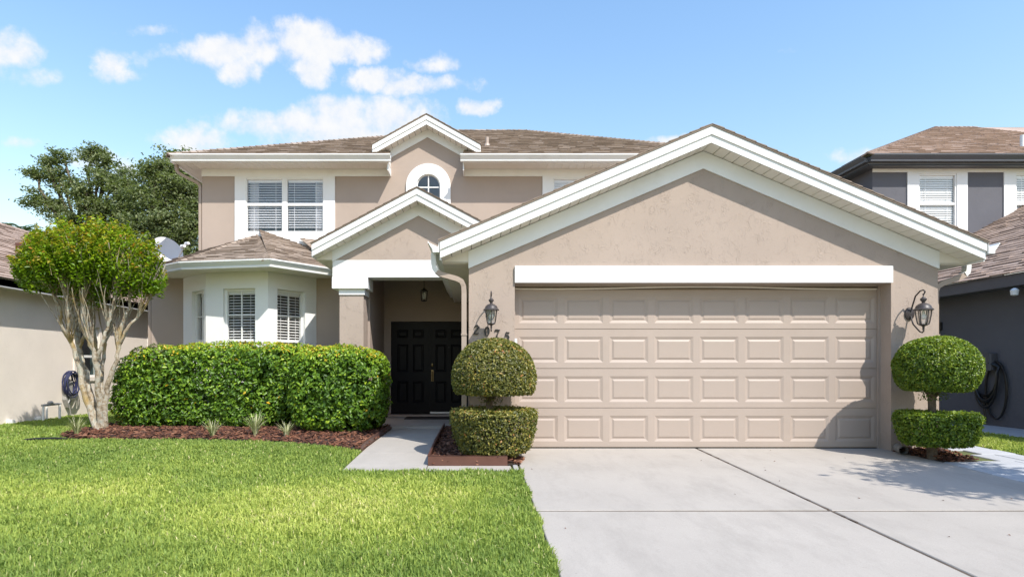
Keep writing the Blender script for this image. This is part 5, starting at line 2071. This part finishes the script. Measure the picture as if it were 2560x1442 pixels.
def digit(ch, cx, cz, h, tilt, label):
    S = {
        '2': [[(-.20, .28, .10), (-.17, .40, .10), (-.06, .49, .09), (.08, .48, .12), (.19, .38, .16), (.19, .24, .16), (.10, .06, .13), (-.06, -.16, .11), (-.22, -.36, .10), (-.26, -.44, .09)],
              [(-.27, -.43, .13), (-.05, -.42, .15), (.14, -.44, .13), (.24, -.40, .08), (.27, -.26, .05)], [(-.23, .27, .13), (-.15, .25, .12)]],
        '0': [[(.0 + .22 * math.sin(a), .48 * math.cos(a), .09 + .09 * abs(math.sin(a))) for a in np.linspace(0, 2 * math.pi, 25)]],
        '7': [[(-.26, .24, .06), (-.22, .40, .13), (-.05, .42, .16), (.12, .38, .15), (.27, .45, .06)], [(.26, .44, .06), (.14, .18, .08), (.02, -.06, .13), (-.04, -.28, .17), (-.05, -.49, .18)]],
        '5': [[(.24, .46, .08), (.06, .43, .13), (-.16, .45, .10)], [(-.14, .46, .07), (-.18, .05, .07)],
              [(-.19, .04, .07), (-.04, .14, .10), (.12, .11, .14), (.21, -.04, .18), (.19, -.24, .17), (.08, -.42, .12), (-.08, -.48, .09), (-.22, -.40, .09)], [(-.25, -.34, .13), (-.17, -.36, .13)]],
    }[ch]
    mb = MB()
    ca, sa = math.cos(tilt), math.sin(tilt)
    for k, st in enumerate(S):
        pts = [(cx + h * (p[0] * ca - p[1] * sa), cz + h * (p[0] * sa + p[1] * ca)) for p in st]
        ribbon(mb, pts, [p[2] * h for p in st], GY - .018 - .0006 * k, GY - .004 - .0006 * k)
    o = mb.build('house_number', M['black_iron'])
    return tag(o, label, 'number', 'house numbers on the garage wall')


k191 = 1500 / GY
for ch, px, py, ti, lab in (('2', 1190.5, 824.5, -.10, 'black metal digit two, leftmost of the house number beside the downspout'), ('0', 1217.5, 828, -.04, 'black metal digit zero just under the wall lantern'),
                            ('7', 1243, 834, -.06, 'black metal digit seven right below the wall lantern tip'), ('5', 1267, 841, -.12, 'black metal digit five nearest the garage door opening')):
    digit(ch, (px - 1190) / k191, 1.1 + (915 - py) / k191, .118, ti, lab)

# door mat
o = MB().box(-1.42, -.52, 11.86, 12.36, .0505, .066).build('door_mat', M['mat'])
tag(o, 'dark doormat in front of the black entry doors', 'doormat')

# corrugated drain pipe by the right pier
mb = MB()
ax = Vector((.38, .92, 0)).normalized()
p0 = Vector((5.36, 7.52, .045))
pts, rad = [], []
for i in range(24):
    pts.append(tuple(p0 + ax * (.012 * i)))
    rad.append(.056 if i % 2 else .050)
mb.tube(pts, rad, 16, cap=False)
pts2 = [tuple(p0 + ax * (.012 * i)) for i in range(24)]
mb.tube(pts2[::-1], .043, 16, cap=False)
n = 16
o = mb.build('drain_pipe', M['corrugated'], None, True)
tag(o, 'short corrugated drain pipe on the ground by the right garage pier', 'pipe')

# ------------------------------------------------------------------ satellite dish on the lower roof
SD = thing('satellite_dish', 'grey white satellite dish on the lower roof beside the upper wall', 'satellite dish', (-7.0, 14.3, 3.1))
mb = MB()
dc = Vector((-7.33, 14.2, 3.78))
dn = Vector((.62, -.55, .42)).normalized()
e1 = dn.cross(Vector((0, 0, 1))).normalized()
e2 = e1.cross(dn)
vs, fs = [(tuple(dc))], []
nr, na = 6, 28
for i in range(1, nr + 1):
    r_ = i / nr
    for k in range(na):
        a = 2 * math.pi * k / na
        vs.append(tuple(dc + e1 * (.36 * r_ * math.cos(a)) + e2 * (.40 * r_ * math.sin(a)) + dn * (.07 * r_ * r_)))
for k in range(na):
    fs.append((0, 1 + k, 1 + (k + 1) % na))
for i in range(nr - 1):
    for k in range(na):
        fs.append((1 + i * na + k, 1 + (i + 1) * na + k, 1 + (i + 1) * na + (k + 1) % na, 1 + i * na + (k + 1) % na))
mb.add(vs, fs)
mb.add([tuple(Vector(v_) - dn * .012) for v_ in vs], [f[::-1] for f in fs])
mb.build('reflector', M['dish'], SD, True)
lnb = Vector((-6.62, 13.55, 3.80))
MB().tube([tuple(dc - e2 * .38 + dn * .05), (-6.85, 13.75, 3.52), tuple(lnb - Vector((0, 0, .06)))], .016, 8).build('feed_arm', M['dish'], SD, True)
mb = MB()
ld = (dc - lnb).normalized()
mb.tube([tuple(lnb - ld * .09), tuple(lnb), tuple(lnb + ld * .05)], [.035, .035, .05], 10)
mb.tube([tuple(lnb - ld * .09 + Vector((.09, 0, .06))), tuple(lnb + ld * .04 + Vector((.09, 0, .06)))], [.032, .045], 10)
mb.build('receiver', M['dish'], SD, True)
MB().tube([(-7.0, 14.35, 3.05), (-7.15, 14.3, 3.5), tuple(dc - dn * .03)], .025, 8).build('mast', M['dish'], SD, True)

# ------------------------------------------------------------------ left neighbour's house
LH = thing('house', 'pale beige one storey house with pinkish shingle roof on the left', 'house', (-10, 13, 0))
LX = -8.9
fr = (LX, 0, math.pi / 2)            # u runs into the distance, depth d runs to the left (-x)
w1 = (13.35, 14.15, .85, 2.0)
w2 = (16.35, 16.95, 1.25, 1.98)
MB(fr).wall(3, 22, -.2, 2.58, 0, .2, [w1, w2]).build('wall', M['pale_wall'], LH)
MB().box(-17, LX, 21.9, 22.1, 0, 2.58).build('wall', M['pale_wall'], LH)
for k, (a, b, c_, d_) in enumerate((w1, w2)):
    mb = MB(fr)
    mb.wall(a - .09, b + .09, c_ - .09, d_ + .09, -.03, .003, [(a, b, c_, d_)])
    mb.build('window_surround', M['pale_wall'] if k == 0 else M['white'], LH)
    sash_window(LH, fr, a, b, c_, d_, .02, rail=(c_ + d_) / 2 - .1, fw=.05, glass='teal_glass' if k == 0 else 'glass', low_grid=(1, 1))
    dark_room(LH, fr, a - .2, b + .2, c_ - .2, d_ + .2, .2, 1.2)
MB(fr).box(16.25, 17.05, -.06, .0, 1.08, 1.14).build('window_sill', M['white'], LH)
GX = -8.46
gutter([(GX - .1, 22.2), (GX - .1, 3)], 2.55, M['grey_gutter'], LH, 1.05)
MB().box(LX, GX - .1, 3, 22.2, 2.55, 2.575).build('soffit', M['soffit'], LH)
MB().box(GX - .122, GX - .1, 3, 22.2, 2.53, 2.675).build('fascia_board', M['grey_gutter'], LH)
lz = 2.69
ex = GX - .06
rs = .53
pl1 = [(ex, 22.3, lz), (ex, 3, lz), (ex - 4.1, 3, lz + 4.1 * rs), (ex - 4.1, 18.2, lz + 4.1 * rs)]
pl2 = [(ex - 8.2, 22.3, lz), (ex, 22.3, lz), (ex - 4.1, 18.2, lz + 4.1 * rs)]
mb = MB()
for pl in (pl1, pl2):
    mb.add([(p[0], p[1], p[2] - .004) for p in pl], [tuple(range(len(pl)))])
mb.add([(ex - 8.2, 3, lz), (ex - 8.2, 22.3, lz), (ex - 4.1, 18.2, lz + 4.1 * rs - .004), (ex - 4.1, 3, lz + 4.1 * rs - .004)], [(0, 1, 2, 3)])
lr = mb.build('roof', M['shingle_pink'], LH)
vis = [(ex, 22.3, lz), (ex, 9.2, lz), (ex - 4.1, 9.2, lz + 4.1 * rs), (ex - 4.1, 18.2, lz + 4.1 * rs)]
shingles_joined('shingle_field', [shingle_plane(vis, .14, .2, .45, seed=71)], M['shingle_pink'], lr, [((ex, 22.3, lz), (ex - 4.1, 18.2, lz + 4.1 * rs)), ((ex - 4.1, 18.2, lz + 4.1 * rs), (ex - 4.1, 9.2, lz + 4.1 * rs))])
MB().box(-10.75, -10.55, 14.0, 14.2, 3.6, 3.98).build('roof_vent', M['edging'], LH)

# hose hanger on that wall
HR = thing('hose_hanger', 'coiled blue garden hose on a grey hanger on the pale wall', 'garden hose', (LX, 12.95, .5))
hx, hy, hz = LX + .11, 12.98, .73
mb = MB()
rr = random.Random(8)
for k in range(9):
    off = .018 * k
    pts = []
    ra, rb = .165 + .018 * (k % 3), .225 + .02 * (k % 4)
    for i in range(33):
        a = 2 * math.pi * i / 32
        pts.append((hx - .05 + off + .01 * math.sin(3 * a + k), hy + ra * math.sin(a), hz + rb * math.cos(a) - .02 * (k % 2)))
    mb.tube(pts, .0125, 7, cap=False)
mb.build('hose', M['hose_blue'], HR, True)
mb = MB()
mb.prism([(LX + .01, hy - .12, hz + .05), (LX + .01, hy + .12, hz + .05), (LX + .01, hy + .09, hz - .35), (LX + .01, hy, hz - .52), (LX + .01, hy - .09, hz - .35)], (.09, 0, 0))
mb.build('hanger', M['grey_plastic'], HR)
MB().tube([(hx, hy + .08, hz - .2), (hx + .04, hy - .1, hz - .42), (hx + .02, hy - .02, hz - .55), (hx, hy + .05, hz - .75)], .013, 7).build('hose_end', M['grey_plastic'], HR, True)
PR = thing('pipe_stand', 'low white plastic pipe stand against the pale wall', 'pipe', (-8.55, 12.2, 0))
for yy in (11.95, 12.42):
    MB().tube([(-8.62, yy, -.03), (-8.62, yy, .31)], .024, 10).build('leg', M['pvc'], PR, True)
MB().tube([(-8.80, 12.3, -.03), (-8.80, 12.3, .27)], .02, 10).build('leg', M['pvc'], PR, True)
MB().tube([(-8.62, 11.92, .32), (-8.62, 12.45, .325)], .024, 10).build('crossbar', M['grey_plastic'], PR, True)
MB().lathe([(.05, 0), (.06, .03), (.03, .06)], (-8.62, 12.15, .335), 10).build('valve', M['grey_plastic'], PR, True)
for k, yy in enumerate((11.35, 12.1)):
    o = MB().bevbox(LX + .0, LX + .12, yy, yy + .09, -.02, .085, .01).build('utility_box', M['pvc'])
    tag(o, ('small white box at the foot of the pale wall, at the left edge', 'small white box at the foot of the pale wall, near the pipe stand')[k], 'box', 'white boxes at the wall foot')

# ------------------------------------------------------------------ right neighbour's house
RH = thing('house', 'charcoal two storey house with white window panels on the right', 'house', (11, 12, 0))
RX = 9.55
MB().box(RX, RX + .2, 3, 20, -.2, 2.62).build('wall', M['dark_wall'], RH)
gx = 9.12
gutter([(gx, 4), (gx, 16)], 2.52, M['dark_trim'], RH, 1.15)
MB().box(gx - .002, gx + .02, 4, 16, 2.46, 2.66).build('fascia_board', M['dark_trim'], RH)
gm = MB().box(gx, RX, 4, 16, 2.47, 2.49).build('soffit', M['dark_trim'], RH)
rsl = .55
pl = [(gx - .05, 16, 2.67), (gx - .05, 4, 2.67), (gx + 4.2, 4, 2.67 + 4.25 * rsl), (gx + 4.2, 16, 2.67 + 4.25 * rsl)]
mb = MB()
mb.add([(p[0], p[1], p[2] - .004) for p in pl], [(0, 1, 2, 3)])
rr1 = mb.build('roof', M['shingle_pink'], RH)
vis = [(gx - .05, 15, 2.67), (gx - .05, 8.4, 2.67), (gx + 4.2, 8.4, 2.67 + 4.25 * rsl), (gx + 4.2, 15, 2.67 + 4.25 * rsl)]
shingles_joined('shingle_field', [shingle_plane(vis, .14, .2, .42, seed=81)], M['shingle_pink'], rr1)
# upper storey
RY_ = 14.5
k_ = 1500 / RY_
ux0 = 9.58
wins = [(10.68, 11.60), (13.02, 13.9)]
hol = [(a, b, 4.2, 5.74) for a, b in wins]
MB().wall(ux0, 15.5, 2.6, 5.9, RY_, RY_ + .2, hol).build('wall', M['dark_wall'], RH)
MB().box(ux0, ux0 + .2, RY_ + .201, 24, 2.6, 5.9).build('wall', M['dark_wall'], RH)
MB().box(ux0 - .003, 15.5, RY_ - .03, RY_ + .003, 5.775, 5.86).build('frieze_board', M['white'], RH)
for (a, b), (c_, d_) in zip(wins, ((10.41, 11.86), (12.74, 14.3))):
    MB().wall(c_, d_, 2.9, 5.774, RY_ - .03, RY_ + .003, [(a, b, 4.2, 5.74)]).build('window_surround', M['white_stucco'], RH)
    sash_window(RH, (0, RY_, 0), a, b, 4.2, 5.74, -.012, rail=5.02, fw=.035, blinds=dict(pitch=.055, tilt=1.0, depth=.055))
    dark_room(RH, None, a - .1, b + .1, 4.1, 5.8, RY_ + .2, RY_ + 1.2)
ec = (9.31, 14.24)
gutter([(ec[0] - .0, ec[1]), (15.5, ec[1])], 5.93, M['dark_trim'], RH, 1.2)
gutter([(ec[0], 24), (ec[0], ec[1] - .02)], 5.93, M['dark_trim'], RH, 1.2)
MB().box(ec[0], 15.5, ec[1], ec[1] + .02, 5.86, 6.06).build('fascia_board', M['dark_trim'], RH)
MB().box(ec[0], ec[0] + .02, ec[1] + .02, 24, 5.86, 6.06).build('fascia_board', M['dark_trim'], RH)
MB().box(ec[0], 15.5, ec[1], RY_ + .01, 5.865, 5.88).build('soffit', M['dark_trim'], RH)
MB().box(ec[0], ux0, RY_ + .011, 24, 5.865, 5.88).build('soffit', M['dark_trim'], RH)
a = (ec[0] - .1, ec[1] - .12, 6.10)
d6 = 6.85
rg_ = (a[0] + d6, a[1] + d6, 6.10 + .487 * d6)
p1 = [a, (22, a[1], 6.10), (22, rg_[1], rg_[2]), rg_]
p2 = [(a[0], 28, 6.10), a, rg_]
mb = MB()
for pl in (p1, p2):
    mb.add([(p[0], p[1], p[2] - .004) for p in pl], [tuple(range(len(pl)))])
mb.add([(a[0], 28, 6.10), rg_, (22, rg_[1], rg_[2]), (22, 28, 6.10)], [(0, 1, 2, 3)])
ur = mb.build('roof', M['shingle_pink'], RH)
vis = [a, (17.5, a[1], 6.10), (17.5, rg_[1], rg_[2]), rg_]
shingles_joined('shingle_field', [shingle_plane(vis, .14, .2, .42, seed=82), shingle_plane(p2, .14, .2, .42, seed=83)], M['shingle_pink'], ur, [(a, rg_), (rg_, (17.5, rg_[1], rg_[2]))])
MB().lathe([(.05, -.15), (.05, .24)], (13.93, 15.3, 6.74), 12).build('vent_pipe', M['alu'], RH, True)

# its small black lantern
SL = thing('wall_lantern', 'small black carriage lantern on the charcoal side wall', 'lantern', (RX, 12.35, 1.9))
c = (RX - .17, 12.35, 1.86)
MB().lathe([(.002, .17), (.012, .14), (.02, .12), (.008, .10), (.05, .07), (.075, .03), (.075, .02)], c, 12).build('cap', M['black_iron'], SL, True)
MB().lathe([(.062, .02), (.045, -.12)], c, 6, cap=False).build('glass', M['lamp_glass'], SL)
for k in range(6):
    aa = 2 * math.pi * (k + .5) / 6
    MB().tube([(c[0] + .064 * math.cos(aa), c[1] + .064 * math.sin(aa), c[2] + .02), (c[0] + .047 * math.cos(aa), c[1] + .047 * math.sin(aa), c[2] - .12)], .006, 5).build('rib', M['black_iron'], SL)
MB().lathe([(.05, -.12), (.04, -.14), (.01, -.15)], c, 12).build('base', M['black_iron'], SL, True)
MB().tube([(c[0], c[1], c[2] + .10), (c[0] + .08, c[1], c[2] + .13), (RX - .02, c[1], c[2] + .06)], .012, 8).build('arm', M['black_iron'], SL, True)
MB().box(RX - .03, RX, 12.28, 12.42, 1.84, 2.0).build('wall_plate', M['black_iron'], SL)

# hose box and black hose
HB = thing('hose_hanger', 'black hose hanging in loops from a grey box on the charcoal wall', 'garden hose', (RX, 10.95, 1))
MB().bevbox(RX - .14, RX, 10.98, 11.22, 1.02, 1.34, .02).build('hose_box', M['dark_plastic'], HB)
mb = MB()
rr = random.Random(2)
for k in range(7):
    y0 = 10.93 - .012 * k
    y1 = 11.45 - .02 * k
    dep = (.35, .42, .28, .5, .38, .46, .33)[k]
    zt = 1.22 - .01 * k
    pts = []
    for i in range(25):
        t = i / 24
        a_ = math.pi * t
        pts.append((RX - .05 - .012 * k, y0 + (y1 - y0) * (1 - math.cos(a_)) / 2, zt - .18 - (dep + .12) * math.sin(a_) ** .8 - .12 * t))
    pts = [(RX - .07 - .01 * k, 11.03, zt)] + [(RX - .06, y0 + .02, zt - .08)] + pts
    mb.tube(pts, .019, 8)
# the long loop that reaches almost to the ground
pts = []
for i in range(33):
    a_ = 2 * math.pi * i / 32
    pts.append((RX - .05, 10.98 + .22 * math.sin(a_) - .02, .66 + .52 * math.cos(a_)))
mb.tube(pts, .021, 8, cap=False)
mb.tube([(RX - .06, 11.2, .55), (RX - .08, 11.18, .3), (RX - .06, 11.16, .06)], .02, 8)
mb.build('hose', M['hose_black'], HB, True)
FL = thing('security_light', 'small white security light under the charcoal eave', 'floodlight', (9.5, 10.3, 2.4))
MB().lathe([(.02, -.06), (.05, -.05), (.06, .03), (.03, .06), (.01, .07)], (9.02, 10.05, 2.34), 14).build('lamp_head', M['pvc'], FL, True)
MB().tube([(9.04, 10.06, 2.39), (9.2, 10.15, 2.44), (9.5, 10.3, 2.42)], .014, 8).build('bracket', M['dark_plastic'], FL, True)
